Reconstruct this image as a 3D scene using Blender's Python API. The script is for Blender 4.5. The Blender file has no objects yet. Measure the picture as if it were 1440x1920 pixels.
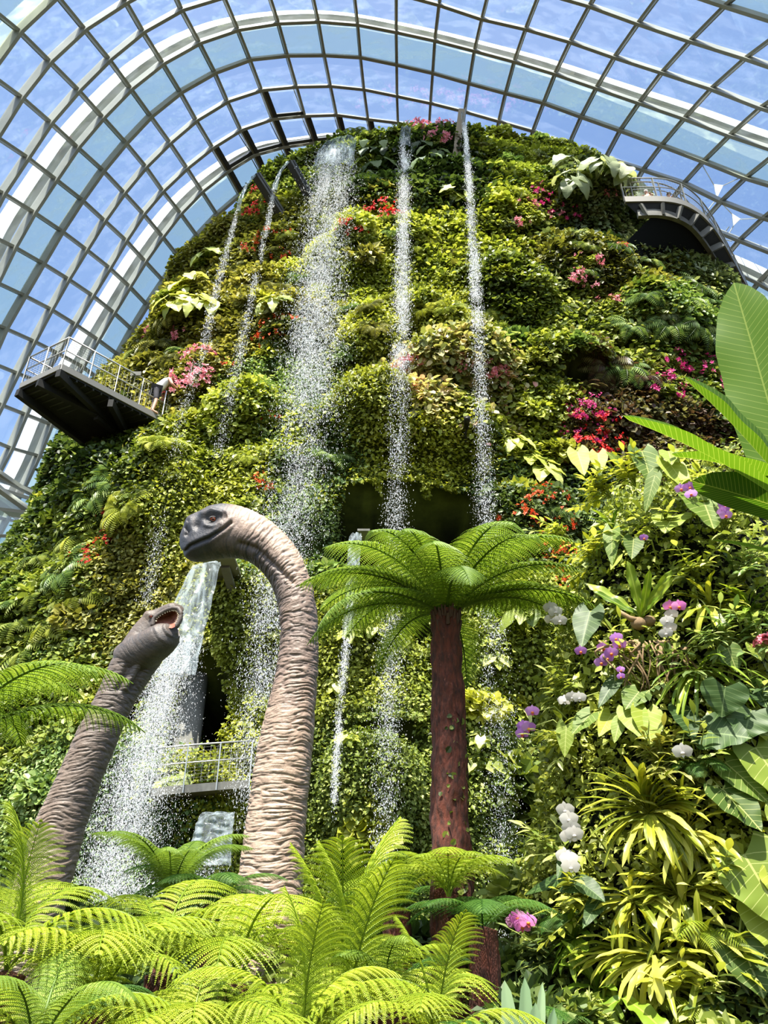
import bpy, math, random
import numpy as np
from mathutils import Vector, Matrix

random.seed(7)
RNG = np.random.default_rng(7)
SC = bpy.context.scene
COL = SC.collection

# ------------------------------------------------------------------ camera, sky, sun, exposure
CAM_Z = 1.6
F = 1442.0                       # focal length in pixels of the 1440x1920 frame
PITCH = math.radians(30)
cdat = bpy.data.cameras.new('camera')
cam = bpy.data.objects.new('camera', cdat)
COL.objects.link(cam)
cam.location = (0, 0, CAM_Z)
cam.rotation_euler = (math.radians(90) + PITCH, 0, 0)
cdat.sensor_fit = 'VERTICAL'
cdat.sensor_height = 24.0
cdat.lens = 24.0 * F / 1920.0
cdat.clip_start = 0.05
cdat.clip_end = 500
SC.camera = cam

world = bpy.data.worlds.new('sky')
SC.world = world
world.use_nodes = True
wn = world.node_tree
wn.nodes.clear()
wo = wn.nodes.new('ShaderNodeOutputWorld')
wb = wn.nodes.new('ShaderNodeBackground')
ws = wn.nodes.new('ShaderNodeTexSky')
ws.sky_type = 'NISHITA'
ws.sun_disc = False
ws.sun_elevation = math.radians(64)
ws.sun_rotation = math.radians(195)
ws.air_density = 1.2
ws.dust_density = 1.6
ws.ozone_density = 1.2
wb.inputs['Strength'].default_value = 0.225
wn.links.new(ws.outputs[0], wb.inputs[0])
wn.links.new(wb.outputs[0], wo.inputs[0])

sdat = bpy.data.lights.new('sun', 'SUN')
sdat.energy = 10.5
sdat.angle = math.radians(0.6)
sdat.color = (1.0, 0.95, 0.85)
sun = bpy.data.objects.new('sun', sdat)
COL.objects.link(sun)
SUN_AZ, SUN_EL = math.radians(-14), math.radians(64)     # behind the camera, a little to its left
sd = Vector((math.sin(SUN_AZ) * math.cos(SUN_EL), -math.cos(SUN_AZ) * math.cos(SUN_EL), math.sin(SUN_EL)))
sun.rotation_euler = sd.to_track_quat('Z', 'Y').to_euler()

SC.view_settings.view_transform = 'Standard'
SC.view_settings.look = 'None'
SC.view_settings.exposure = 0.5
SC.view_settings.gamma = 1.0
SC.view_settings.use_curve_mapping = False
try:
    SC.cycles.max_bounces = 6
    SC.cycles.diffuse_bounces = 3
    SC.cycles.glossy_bounces = 2
    SC.cycles.transmission_bounces = 4
    SC.cycles.transparent_max_bounces = 12
    SC.cycles.caustics_reflective = False
    SC.cycles.caustics_refractive = False
    SC.cycles.sample_clamp_indirect = 4.0
except Exception:
    pass

# ------------------------------------------------------------------ geometry helpers
cP, sP = math.cos(PITCH), math.sin(PITCH)
ORG = np.array([0, 0, CAM_Z])


def ray(px, py):
    x = (px - 720) / F
    v = (960 - py) / F
    return np.array([x, cP - v * sP, sP + v * cP])


def at(px, py, Y):
    """world point seen at a pixel, standing Y metres in front of the camera"""
    d = ray(px, py)
    return ORG + d * (Y / d[1])


def proj(P):
    r = np.asarray(P, float) - ORG
    dep = r[..., 1] * cP + r[..., 2] * sP
    v = -r[..., 1] * sP + r[..., 2] * cP
    return 720 + F * r[..., 0] / dep, 960 - F * v / dep


def nrm(v):
    v = np.asarray(v, float)
    return v / np.maximum(np.linalg.norm(v, axis=-1, keepdims=True), 1e-9)


_T = np.random.default_rng(3).random((32, 32, 32))


def noise3(p):
    p = np.asarray(p, float)
    i = np.floor(p).astype(int)
    f = p - i
    f = f * f * (3 - 2 * f)
    r = 0
    for dx in (0, 1):
        for dy in (0, 1):
            for dz in (0, 1):
                w = (f[..., 0] if dx else 1 - f[..., 0]) * (f[..., 1] if dy else 1 - f[..., 1]) * (f[..., 2] if dz else 1 - f[..., 2])
                r = r + w * _T[(i[..., 0] + dx) % 32, (i[..., 1] + dy) % 32, (i[..., 2] + dz) % 32]
    return r * 2 - 1


def fbm(p, o=4):
    p = np.asarray(p, float)
    r, a = 0, 1.0
    for k in range(o):
        r = r + a * noise3(p * 2 ** k + 7.3 * k)
        a *= 0.5
    return r / 1.9


def smooth(a, b, x):
    t = np.clip((x - a) / (b - a), 0, 1)
    return t * t * (3 - 2 * t)


class Geo:
    """collects vertices and faces; build() links them as ONE mesh object"""

    def __init__(s):
        s.V, s.F3, s.F4, s.T, s.U, s.n = [], [], [], [], [], 0

    def add(s, V, F3=None, F4=None, tone=0.5, uv=None):
        V = np.asarray(V, float).reshape(-1, 3)
        s.V.append(V)
        if F3 is not None and len(F3):
            s.F3.append(np.asarray(F3, int).reshape(-1, 3) + s.n)
        if F4 is not None and len(F4):
            s.F4.append(np.asarray(F4, int).reshape(-1, 4) + s.n)
        t = np.asarray(tone, float)
        s.T.append(np.full(len(V), float(t)) if t.ndim == 0 else t.reshape(-1))
        s.U.append(np.zeros((len(V), 3)) if uv is None else np.asarray(uv, float).reshape(-1, 3))
        s.n += len(V)
        return s

    def box(s, c, size, R=None, tone=0.5):
        sx, sy, sz = np.array(size) / 2
        V = np.array([(x, y, z) for x in (-sx, sx) for y in (-sy, sy) for z in (-sz, sz)])
        if R is not None:
            V = V @ np.asarray(R).T
        return s.add(V + np.asarray(c), None, [(0, 1, 3, 2), (4, 6, 7, 5), (0, 4, 5, 1), (2, 3, 7, 6), (0, 2, 6, 4), (1, 5, 7, 3)], tone)

    def bar(s, a, b, w, h, up=(0, 0, 1), tone=0.5):
        """box from a to b, w across and h along 'up'"""
        a, b = np.asarray(a, float), np.asarray(b, float)
        d = nrm(b - a)
        x = nrm(np.cross(d, up))
        u = np.cross(x, d)
        V = [p + x * i * w / 2 + u * j * h / 2 for p in (a, b) for i, j in ((-1, -1), (1, -1), (1, 1), (-1, 1))]
        return s.add(V, None, [(0, 3, 2, 1), (4, 5, 6, 7), (0, 1, 5, 4), (1, 2, 6, 5), (2, 3, 7, 6), (3, 0, 4, 7)], tone)

    def sweep(s, P, N, w, h, tone=0.5):
        """rectangular section along polyline P; N = normals (h direction)"""
        P, N = np.asarray(P, float), nrm(N)
        T = nrm(np.gradient(P, axis=0))
        X = nrm(np.cross(T, N))
        n = len(P)
        V = np.stack([P - X * w / 2 - N * h / 2, P + X * w / 2 - N * h / 2, P + X * w / 2 + N * h / 2, P - X * w / 2 + N * h / 2], 1).reshape(-1, 3)
        Fq = [(4 * i + k, 4 * i + (k + 1) % 4, 4 * i + 4 + (k + 1) % 4, 4 * i + 4 + k) for i in range(n - 1) for k in range(4)]
        Fq += [(3, 2, 1, 0), (4 * n - 4, 4 * n - 3, 4 * n - 2, 4 * n - 1)]
        return s.add(V, None, Fq, tone)

    def tube(s, P, R, k=8, tone=0.5, cap=True):
        P = np.asarray(P, float)
        n = len(P)
        R = np.broadcast_to(np.asarray(R, float), (n,))
        T = nrm(np.gradient(P, axis=0))
        ref = np.array([0, 0, 1.0]) if abs(T[:, 2]).mean() < 0.8 else np.array([1.0, 0, 0])
        X = nrm(np.cross(T, ref))
        Y = np.cross(X, T)
        a = np.arange(k) * 2 * np.pi / k
        V = P[:, None] + (X[:, None] * np.cos(a)[None, :, None] + Y[:, None] * np.sin(a)[None, :, None]) * R[:, None, None]
        i, j = np.meshgrid(np.arange(n - 1), np.arange(k), indexing='ij')
        Fq = np.stack([i * k + j, i * k + (j + 1) % k, (i + 1) * k + (j + 1) % k, (i + 1) * k + j], -1).reshape(-1, 4)
        V = V.reshape(-1, 3)
        F3 = []
        if cap:
            V = np.vstack([V, P[0], P[-1]])
            F3 = [(n * k, (q + 1) % k, q) for q in range(k)] + [(n * k + 1, (n - 1) * k + q, (n - 1) * k + (q + 1) % k) for q in range(k)]
        return s.add(V, F3, Fq, tone)

    def grid(s, G, tone=0.5, uv=None, wrap=False):
        """G: (n, m, 3) lattice"""
        n, m = G.shape[:2]
        mm = m if wrap else m - 1
        i, j = np.meshgrid(np.arange(n - 1), np.arange(mm), indexing='ij')
        Fq = np.stack([i * m + j, i * m + (j + 1) % m, (i + 1) * m + (j + 1) % m, (i + 1) * m + j], -1).reshape(-1, 4)
        return s.add(G.reshape(-1, 3), None, Fq, tone, uv)

    def ball(s, c, r, k=10, tone=0.5, R=None):
        r = np.broadcast_to(np.asarray(r, float), (3,))
        th = np.linspace(0.02, np.pi - 0.02, k)
        ph = np.arange(2 * k) * np.pi / k
        G = np.stack([np.sin(th)[:, None] * np.cos(ph), np.sin(th)[:, None] * np.sin(ph), np.cos(th)[:, None] + 0 * ph], -1) * r
        if R is not None:
            G = G @ np.asarray(R).T
        return s.grid(G + np.asarray(c), tone, None, True)

    def scatter(s, V, F3, F4, P, B, S, tone):
        """many copies of a small template: P (m,3) places, B (m,3,3) rows = x,y,z axes, S (m,) or (m,3) sizes"""
        V = np.asarray(V, float)
        m, n = len(P), len(V)
        if m == 0:
            return s
        S = np.asarray(S, float)
        S = S[:, None] * np.ones(3) if S.ndim == 1 else S
        W = np.einsum('mnk,mkd->mnd', V[None] * S[:, None, :], B) + P[:, None]
        off = (np.arange(m) * n)[:, None, None]
        f3 = (np.asarray(F3, int)[None] + off).reshape(-1, 3) if F3 is not None else None
        f4 = (np.asarray(F4, int)[None] + off).reshape(-1, 4) if F4 is not None else None
        return s.add(W.reshape(-1, 3), f3, f4, np.repeat(tone, n))

    def mesh(s, name, mat, smooth_=False):
        V = np.concatenate(s.V)
        f3 = np.concatenate(s.F3) if s.F3 else np.zeros((0, 3), int)
        f4 = np.concatenate(s.F4) if s.F4 else np.zeros((0, 4), int)
        me = bpy.data.meshes.new(name)
        me.vertices.add(len(V))
        me.vertices.foreach_set('co', V.astype(np.float32).ravel())
        loops = np.concatenate([f3.ravel(), f4.ravel()]).astype(np.int32)
        me.loops.add(len(loops))
        me.loops.foreach_set('vertex_index', loops)
        me.polygons.add(len(f3) + len(f4))
        st = np.concatenate([np.arange(len(f3)) * 3, len(f3) * 3 + np.arange(len(f4)) * 4]).astype(np.int32)
        me.polygons.foreach_set('loop_start', st)
        me.polygons.foreach_set('use_smooth', np.full(len(st), bool(smooth_)))
        a = me.attributes.new('tone', 'FLOAT', 'POINT')
        a.data.foreach_set('value', np.concatenate(s.T).astype(np.float32))
        U = np.concatenate(s.U)
        if np.any(U):
            a = me.attributes.new('leafuv', 'FLOAT_VECTOR', 'POINT')
            a.data.foreach_set('vector', U.astype(np.float32).ravel())
        me.update(calc_edges=True)
        if mat is not None:
            me.materials.append(mat)
        return me

    def build(s, name, mat, parent=None, smooth_=False, loc=None):
        V0 = np.zeros(3)
        if loc is not None:                      # origin at the thing's base
            V0 = np.asarray(loc, float)
            s.V = [v - V0 for v in s.V]
        o = bpy.data.objects.new(name, s.mesh(name, mat, smooth_))
        o.location = V0
        COL.objects.link(o)
        if parent is not None:
            o.parent = parent
        return o


def tag(o, label=None, cat=None, group=None, kind=None):
    if label:
        o['label'] = label
    if cat:
        o['category'] = cat
    if group:
        o['group'] = group
    if kind:
        o['kind'] = kind
    return o


def empty(name, loc=(0, 0, 0), rot=None):
    o = bpy.data.objects.new(name, None)
    o.empty_display_size = 0.2
    o.location = loc
    if rot is not None:
        o.rotation_euler = rot
    COL.objects.link(o)
    return o


def inst(name, mesh, parent=None, M=None):
    o = bpy.data.objects.new(name, mesh)
    COL.objects.link(o)
    if parent is not None:
        o.parent = parent
    if M is not None:
        o.matrix_local = M
    return o


def mat4(P, X, Y, Z, s=1.0):
    M = Matrix.Identity(4)
    for r in range(3):
        M[r][0], M[r][1], M[r][2], M[r][3] = X[r] * s, Y[r] * s, Z[r] * s, P[r]
    return M


def frame(z, spin=0.0, hint=(0.3, 0.2, 1)):
    z = nrm(z)
    x = nrm(np.cross(hint, z) if abs(np.dot(nrm(hint), z)) < 0.98 else np.cross((1, 0, 0.1), z))
    y = np.cross(z, x)
    c, s_ = math.cos(spin), math.sin(spin)
    return x * c + y * s_, -x * s_ + y * c, z


def bases(y, z, rng=None, jit=0.0):
    """rows x,y,z for scatter(): y = leaf axis, z = leaf normal"""
    y = nrm(y)
    z = np.asarray(z, float)
    if jit and rng is not None:
        z = z + rng.normal(0, jit, z.shape)
    x = nrm(np.cross(y, z))
    z = np.cross(x, y)
    return np.stack([x, y, z], 1)


def copy_tree(o, parent=None):
    """a thing, its parts and their sub-parts"""
    kids = [ch for ch in KIDS.get(o.name, [])] if o.name in KIDS else list(o.children)
    c = o.copy()
    COL.objects.link(c)
    if parent is not None:
        c.parent = parent
    for ch in kids:
        copy_tree(ch, c)
    return c


KIDS = {}


# ------------------------------------------------------------------ materials
def lin(c):
    c = [x / 255.0 for x in c]
    return tuple((x / 12.92 if x <= 0.04045 else ((x + 0.055) / 1.055) ** 2.4) for x in c) + (1.0,)


class NT:
    def __init__(s, name):
        s.m = bpy.data.materials.new(name)
        s.m.use_nodes = True
        s.t = s.m.node_tree
        s.t.nodes.clear()
        s.out = s.n('ShaderNodeOutputMaterial')

    def n(s, typ, **k):
        nd = s.t.nodes.new(typ)
        for a, v in k.items():
            setattr(nd, a, v)
        return nd

    def l(s, a, b):
        s.t.links.new(a, b)

    def set(s, nd, **k):
        for a, v in k.items():
            nd.inputs[a.replace('_', ' ')].default_value = v

    def ramp(s, fac, stops):
        r = s.n('ShaderNodeValToRGB')
        e = r.color_ramp.elements
        while len(e) < len(stops):
            e.new(0.5)
        for q, (p, c) in zip(e, stops):
            q.position = p
            q.color = c
        if fac is not None:
            s.l(fac, r.inputs[0])
        return r

    def math(s, op, a, b=None, clamp=False):
        m = s.n('ShaderNodeMath', operation=op)
        m.use_clamp = clamp
        for i, v in enumerate((a, b)):
            if v is None:
                continue
            if isinstance(v, (int, float)):
                m.inputs[i].default_value = v
            else:
                s.l(v, m.inputs[i])
        return m.outputs[0]

    def noise(s, scale=5, detail=3, rough=0.5, vec=None, stretch=None):
        nz = s.n('ShaderNodeTexNoise')
        nz.inputs['Scale'].default_value = scale
        nz.inputs['Detail'].default_value = detail
        nz.inputs['Roughness'].default_value = rough
        tc = s.n('ShaderNodeTexCoord')
        v = vec if vec is not None else tc.outputs['Object']
        if stretch is not None:
            mp = s.n('ShaderNodeMapping')
            mp.inputs['Scale'].default_value = stretch
            s.l(v, mp.inputs[0])
            v = mp.outputs[0]
        s.l(v, nz.inputs['Vector'])
        return nz.outputs['Fac']

    def done(s, sh):
        s.l(sh, s.out.inputs[0])
        return s.m


def leaf_mat(name, cols, transl=0.35, rough=0.45, vary=0.25, veins=None, tcol=None):
    m = NT(name)
    at_ = m.n('ShaderNodeAttribute', attribute_name='tone')
    oi = m.n('ShaderNodeObjectInfo')
    f = m.math('ADD', at_.outputs['Fac'], m.math('MULTIPLY', m.math('SUBTRACT', oi.outputs['Random'], 0.5), vary), True)
    k = len(cols)
    r = m.ramp(f, [(i / (k - 1), lin(c)) for i, c in enumerate(cols)])
    col = r.outputs[0]
    if veins is not None:
        ua = m.n('ShaderNodeAttribute', attribute_name='leafuv')
        sep = m.n('ShaderNodeSeparateXYZ')
        m.l(ua.outputs['Vector'], sep.inputs[0])
        au = m.math('ABSOLUTE', sep.outputs[0])
        ph = m.math('FRACT', m.math('SUBTRACT', m.math('MULTIPLY', sep.outputs[1], veins[1]), m.math('MULTIPLY', au, veins[2])))
        side = m.math('LESS_THAN', ph, veins[3])
        mid = m.math('LESS_THAN', au, veins[4])
        v = m.math('MAXIMUM', side, mid)
        mx = m.n('ShaderNodeMixRGB')
        m.l(m.math('MULTIPLY', v, veins[5]), mx.inputs[0])
        m.l(col, mx.inputs[1])
        mx.inputs[2].default_value = lin(veins[0])
        col = mx.outputs[0]
    b = m.n('ShaderNodeBsdfPrincipled')
    m.set(b, Roughness=rough)
    b.inputs['Specular IOR Level'].default_value = 0.35
    m.l(col, b.inputs['Base Color'])
    t = m.n('ShaderNodeBsdfTranslucent')
    g = m.n('ShaderNodeMixRGB', blend_type='MULTIPLY')
    g.inputs[0].default_value = 1.0
    g.inputs[2].default_value = tcol or (1.15, 1.1, 0.6, 1)
    m.l(col, g.inputs[1])
    m.l(g.outputs[0], t.inputs[0])
    mx = m.n('ShaderNodeMixShader')
    mx.inputs[0].default_value = transl
    m.l(b.outputs[0], mx.inputs[1])
    m.l(t.outputs[0], mx.inputs[2])
    return m.done(mx.outputs[0])


def solid(name, c, rough=0.6, metal=0.0, c2=None, scale=6, bump=0.0, stretch=None, spec=0.5, detail=4):
    m = NT(name)
    b = m.n('ShaderNodeBsdfPrincipled')
    m.set(b, Roughness=rough, Metallic=metal)
    b.inputs['Specular IOR Level'].default_value = spec
    b.inputs['Base Color'].default_value = lin(c)
    if c2 is not None or bump:
        nz = m.noise(scale, detail, 0.6, None, stretch)
        if c2 is not None:
            r = m.ramp(nz, [(0.35, lin(c)), (0.65, lin(c2))])
            m.l(r.outputs[0], b.inputs['Base Color'])
        if bump:
            bp = m.n('ShaderNodeBump')
            bp.inputs['Strength'].default_value = bump
            bp.inputs['Distance'].default_value = 0.02
            m.l(nz, bp.inputs['Height'])
            m.l(bp.outputs[0], b.inputs['Normal'])
    return m.done(b.outputs[0])


def glass_mat(name, tint, gloss=0.14, white=0.10, wcol=(225, 235, 240), scale=0.5, wmax=0.5):
    """thin glazing: see-through with a faint reflection and cloudy pale streaks painted in as blotchy reflections"""
    m = NT(name)
    tr = m.n('ShaderNodeBsdfTransparent')
    tr.inputs[0].default_value = tint
    gl = m.n('ShaderNodeBsdfGlossy')
    gl.inputs['Roughness'].default_value = 0.03
    gl.inputs[0].default_value = (0.9, 0.95, 1, 1)
    a = m.n('ShaderNodeMixShader')
    a.inputs[0].default_value = gloss
    m.l(tr.outputs[0], a.inputs[1])
    m.l(gl.outputs[0], a.inputs[2])
    tl = m.n('ShaderNodeBsdfTranslucent')
    tl.inputs[0].default_value = lin(wcol)
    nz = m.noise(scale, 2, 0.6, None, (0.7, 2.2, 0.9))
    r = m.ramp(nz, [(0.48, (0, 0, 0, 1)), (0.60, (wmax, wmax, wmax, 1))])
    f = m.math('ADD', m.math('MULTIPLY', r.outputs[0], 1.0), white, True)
    b = m.n('ShaderNodeMixShader')
    m.l(f, b.inputs[0])
    m.l(a.outputs[0], b.inputs[1])
    m.l(tl.outputs[0], b.inputs[2])
    return m.done(b.outputs[0])


def water_mat(name, lo, hi, scale, stretch, wcol=(235, 242, 245)):
    m = NT(name)
    tr = m.n('ShaderNodeBsdfTransparent')
    tr.inputs[0].default_value = (0.96, 0.98, 0.99, 1)
    b = m.n('ShaderNodeBsdfPrincipled')
    b.inputs['Base Color'].default_value = lin(wcol)
    m.set(b, Roughness=0.12)
    t = m.n('ShaderNodeBsdfTranslucent')
    t.inputs[0].default_value = lin(wcol)
    w = m.n('ShaderNodeMixShader')
    w.inputs[0].default_value = 0.5
    m.l(b.outputs[0], w.inputs[1])
    m.l(t.outputs[0], w.inputs[2])
    nz = m.noise(scale, 5, 0.65, None, stretch)
    r = m.ramp(nz, [(0.42, (lo, lo, lo, 1)), (0.62, (hi, hi, hi, 1))])
    mx = m.n('ShaderNodeMixShader')
    m.l(r.outputs[0], mx.inputs[0])
    m.l(tr.outputs[0], mx.inputs[1])
    m.l(w.outputs[0], mx.inputs[2])
    return m.done(mx.outputs[0])


M = {}
M['steel'] = solid('painted_steel', (158, 157, 142), 0.5, 0.0, (140, 140, 127), 0.7)
M['steel_dark'] = solid('dark_steel', (52, 52, 48), 0.5, 0.3)
M['white_steel'] = solid('white_arch', (236, 234, 224), 0.5, 0, (215, 214, 205), 0.5)
M['rail'] = solid('stainless_rail', (178, 178, 172), 0.35, 0.7)
M['mesh'] = solid('rail_mesh', (150, 150, 145), 0.4, 0.6)
M['deck_dark'] = solid('deck_underside', (38, 39, 37), 0.7, 0.0, (28, 29, 28), 1.5, spec=0.2)
M['shade_black'] = solid('walkway_shade_black', (20, 22, 22), 0.95, spec=0.05)  # near-black colour imitating the shade under the walkway
M['deck_edge'] = solid('deck_edge', (120, 118, 110), 0.5, 0.3)
M['concrete'] = solid('concrete', (112, 112, 106), 0.85, 0, (84, 84, 78), 2, 0.2)
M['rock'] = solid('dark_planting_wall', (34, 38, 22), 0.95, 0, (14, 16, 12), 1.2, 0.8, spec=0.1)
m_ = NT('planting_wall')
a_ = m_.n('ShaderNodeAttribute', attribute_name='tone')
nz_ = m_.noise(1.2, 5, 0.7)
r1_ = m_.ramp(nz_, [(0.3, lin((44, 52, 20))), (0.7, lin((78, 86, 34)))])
r2_ = m_.ramp(nz_, [(0.3, lin((6, 7, 6))), (0.7, lin((15, 16, 14)))])  # recesses coloured near-black: cave shade painted into the wall
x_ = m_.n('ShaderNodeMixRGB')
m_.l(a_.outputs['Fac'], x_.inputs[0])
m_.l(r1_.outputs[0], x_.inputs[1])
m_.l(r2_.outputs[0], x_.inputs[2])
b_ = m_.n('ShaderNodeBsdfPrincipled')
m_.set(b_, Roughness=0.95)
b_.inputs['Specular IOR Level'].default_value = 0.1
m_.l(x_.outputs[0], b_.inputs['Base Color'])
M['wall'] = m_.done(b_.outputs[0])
M['soil'] = solid('soil', (58, 44, 30), 0.95, 0, (36, 30, 20), 3, 0.5)
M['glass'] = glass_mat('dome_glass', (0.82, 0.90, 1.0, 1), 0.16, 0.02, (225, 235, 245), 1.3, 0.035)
M['glass_reflection_tint'] = glass_mat('green_reflection_glass', (0.80, 0.90, 0.84, 1), 0.10, 0.14, (222, 236, 205), 0.9, 0.16)  # pale green tint painted in for a band of reflections
M['trunk'] = solid('tree_fern_trunk', (92, 44, 30), 0.95, 0, (50, 26, 20), 30, 1.0, (1, 1, 0.35))
M['root'] = solid('root_wood', (142, 118, 84), 0.85, 0, (98, 78, 52), 8, 0.5)
M['stem_dark'] = solid('dark_stem', (62, 40, 26), 0.8)
M['stem_green'] = solid('green_stem', (128, 140, 60), 0.6)
M['skin'] = solid('skin', (206, 158, 132), 0.6)
M['white_cloth'] = solid('white_cloth', (232, 230, 226), 0.8)
M['dark_cloth'] = solid('dark_cloth', (62, 60, 66), 0.85)
M['hair'] = solid('brown_hair', (96, 66, 42), 0.8)
M['lamp'] = solid('lamp_housing', (30, 30, 30), 0.4, 0.5)
# greens: three or four tones each, dark to light
G = {
    'fig': [(76, 82, 26), (124, 134, 46), (164, 172, 70), (214, 216, 124)],
    'moss': [(92, 98, 24), (130, 140, 38), (162, 168, 54), (196, 198, 84)],
    'lime': [(74, 88, 30), (128, 142, 52), (176, 186, 80), (226, 228, 146)],
    'mid': [(46, 58, 22), (92, 110, 42), (136, 150, 66), (196, 202, 124)],
    'dark': [(32, 46, 22), (58, 78, 36), (90, 110, 56), (142, 158, 96)],
    'olive': [(62, 66, 26), (104, 108, 46), (140, 140, 66), (190, 184, 108)],
    'grey': [(56, 70, 46), (100, 116, 76), (144, 156, 112), (206, 212, 174)],
    'feather': [(48, 70, 34), (88, 116, 58), (132, 156, 86), (184, 198, 130)],
    'pink': [(84, 92, 44), (146, 154, 90), (206, 194, 146), (226, 150, 150)],
    'bronze': [(52, 40, 32), (88, 66, 50), (104, 104, 62), (156, 156, 104)],
    'gold': [(98, 108, 26), (138, 146, 42), (180, 184, 70), (220, 220, 124)],
}
for k_, v_ in G.items():
    M['leaf_' + k_] = leaf_mat('leaf_' + k_, v_)
M['fern_bright'] = leaf_mat('fern_bright', [(98, 122, 26), (138, 160, 38), (174, 192, 56), (212, 220, 98)], 0.38, 0.5, 0.3)
M['fern_green'] = leaf_mat('fern_green', [(76, 104, 32), (108, 138, 46), (138, 164, 62), (176, 196, 98)], 0.45, 0.5, 0.3)
M['fern_deep'] = leaf_mat('fern_deep', [(40, 78, 24), (66, 104, 36), (88, 126, 48), (120, 150, 72)], 0.4, 0.5, 0.3)
M['banana'] = leaf_mat('banana_leaf', [(52, 84, 14), (78, 112, 22), (104, 138, 34)], 0.55, 0.35, 0.25, ((196, 206, 110), 34, 2.0, 0.08, 0.02, 0.35))
M['anth'] = leaf_mat('veined_leaf', [(54, 78, 22), (98, 122, 36), (158, 168, 60)], 0.35, 0.55, 0.45, ((206, 210, 130), 8, 2.0, 0.07, 0.03, 0.5))
M['anth_dark'] = leaf_mat('dark_veined_leaf', [(36, 58, 24), (60, 86, 36), (90, 116, 52)], 0.3, 0.5, 0.3, ((136, 158, 100), 8, 2.0, 0.07, 0.03, 0.5))
M['strap'] = leaf_mat('strap_leaf', [(78, 92, 18), (116, 128, 30), (156, 160, 46), (198, 196, 88)], 0.3, 0.4, 0.3, ((206, 196, 90), 1, 0, 0.0, 0.08, 0.5))
M['strap_green'] = leaf_mat('green_strap_leaf', [(60, 92, 20), (108, 136, 34), (150, 168, 54)], 0.35, 0.4, 0.3, ((176, 186, 90), 1, 0, 0.0, 0.08, 0.5))
M['agave'] = leaf_mat('agave_leaf', [(96, 124, 88), (126, 152, 112), (150, 172, 130)], 0.15, 0.5, 0.2)


def petal(name, cols):
    return leaf_mat(name, cols, 0.3, 0.5, 0.15, None, (1.1, 1.0, 1.0, 1))


M['red'] = petal('red_petals', [(190, 20, 24), (222, 44, 40), (236, 84, 70)])
M['orange'] = petal('orange_petals', [(206, 60, 26), (228, 88, 40), (240, 130, 70)])
M['magenta'] = petal('magenta_petals', [(170, 24, 90), (206, 50, 130), (226, 90, 160)])
M['rose'] = petal('rose_petals', [(200, 96, 120), (226, 134, 150), (240, 176, 182)])
M['white'] = petal('white_petals', [(182, 179, 170), (196, 193, 186), (208, 206, 200)])
M['lilac'] = petal('lilac_petals', [(164, 96, 190), (190, 130, 210), (212, 160, 224)])
M['orchid_pink'] = petal('orchid_pink_petals', [(212, 100, 190), (230, 140, 208), (242, 176, 222)])
M['lip'] = petal('orchid_lip', [(220, 180, 60), (230, 140, 60), (200, 60, 120)])
M['water'] = water_mat('falling_water', 0.05, 0.75, 9, (1, 1, 0.12))
M['water_sheet'] = water_mat('clear_water_sheet', 0.12, 0.5, 7, (1, 1, 0.08), (215, 230, 238))
M['spray'] = petal('water_drops', [(205, 215, 220), (232, 238, 240), (250, 250, 250)])
M['puddle'] = solid('still_water', (90, 105, 100), 0.05)

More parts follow.
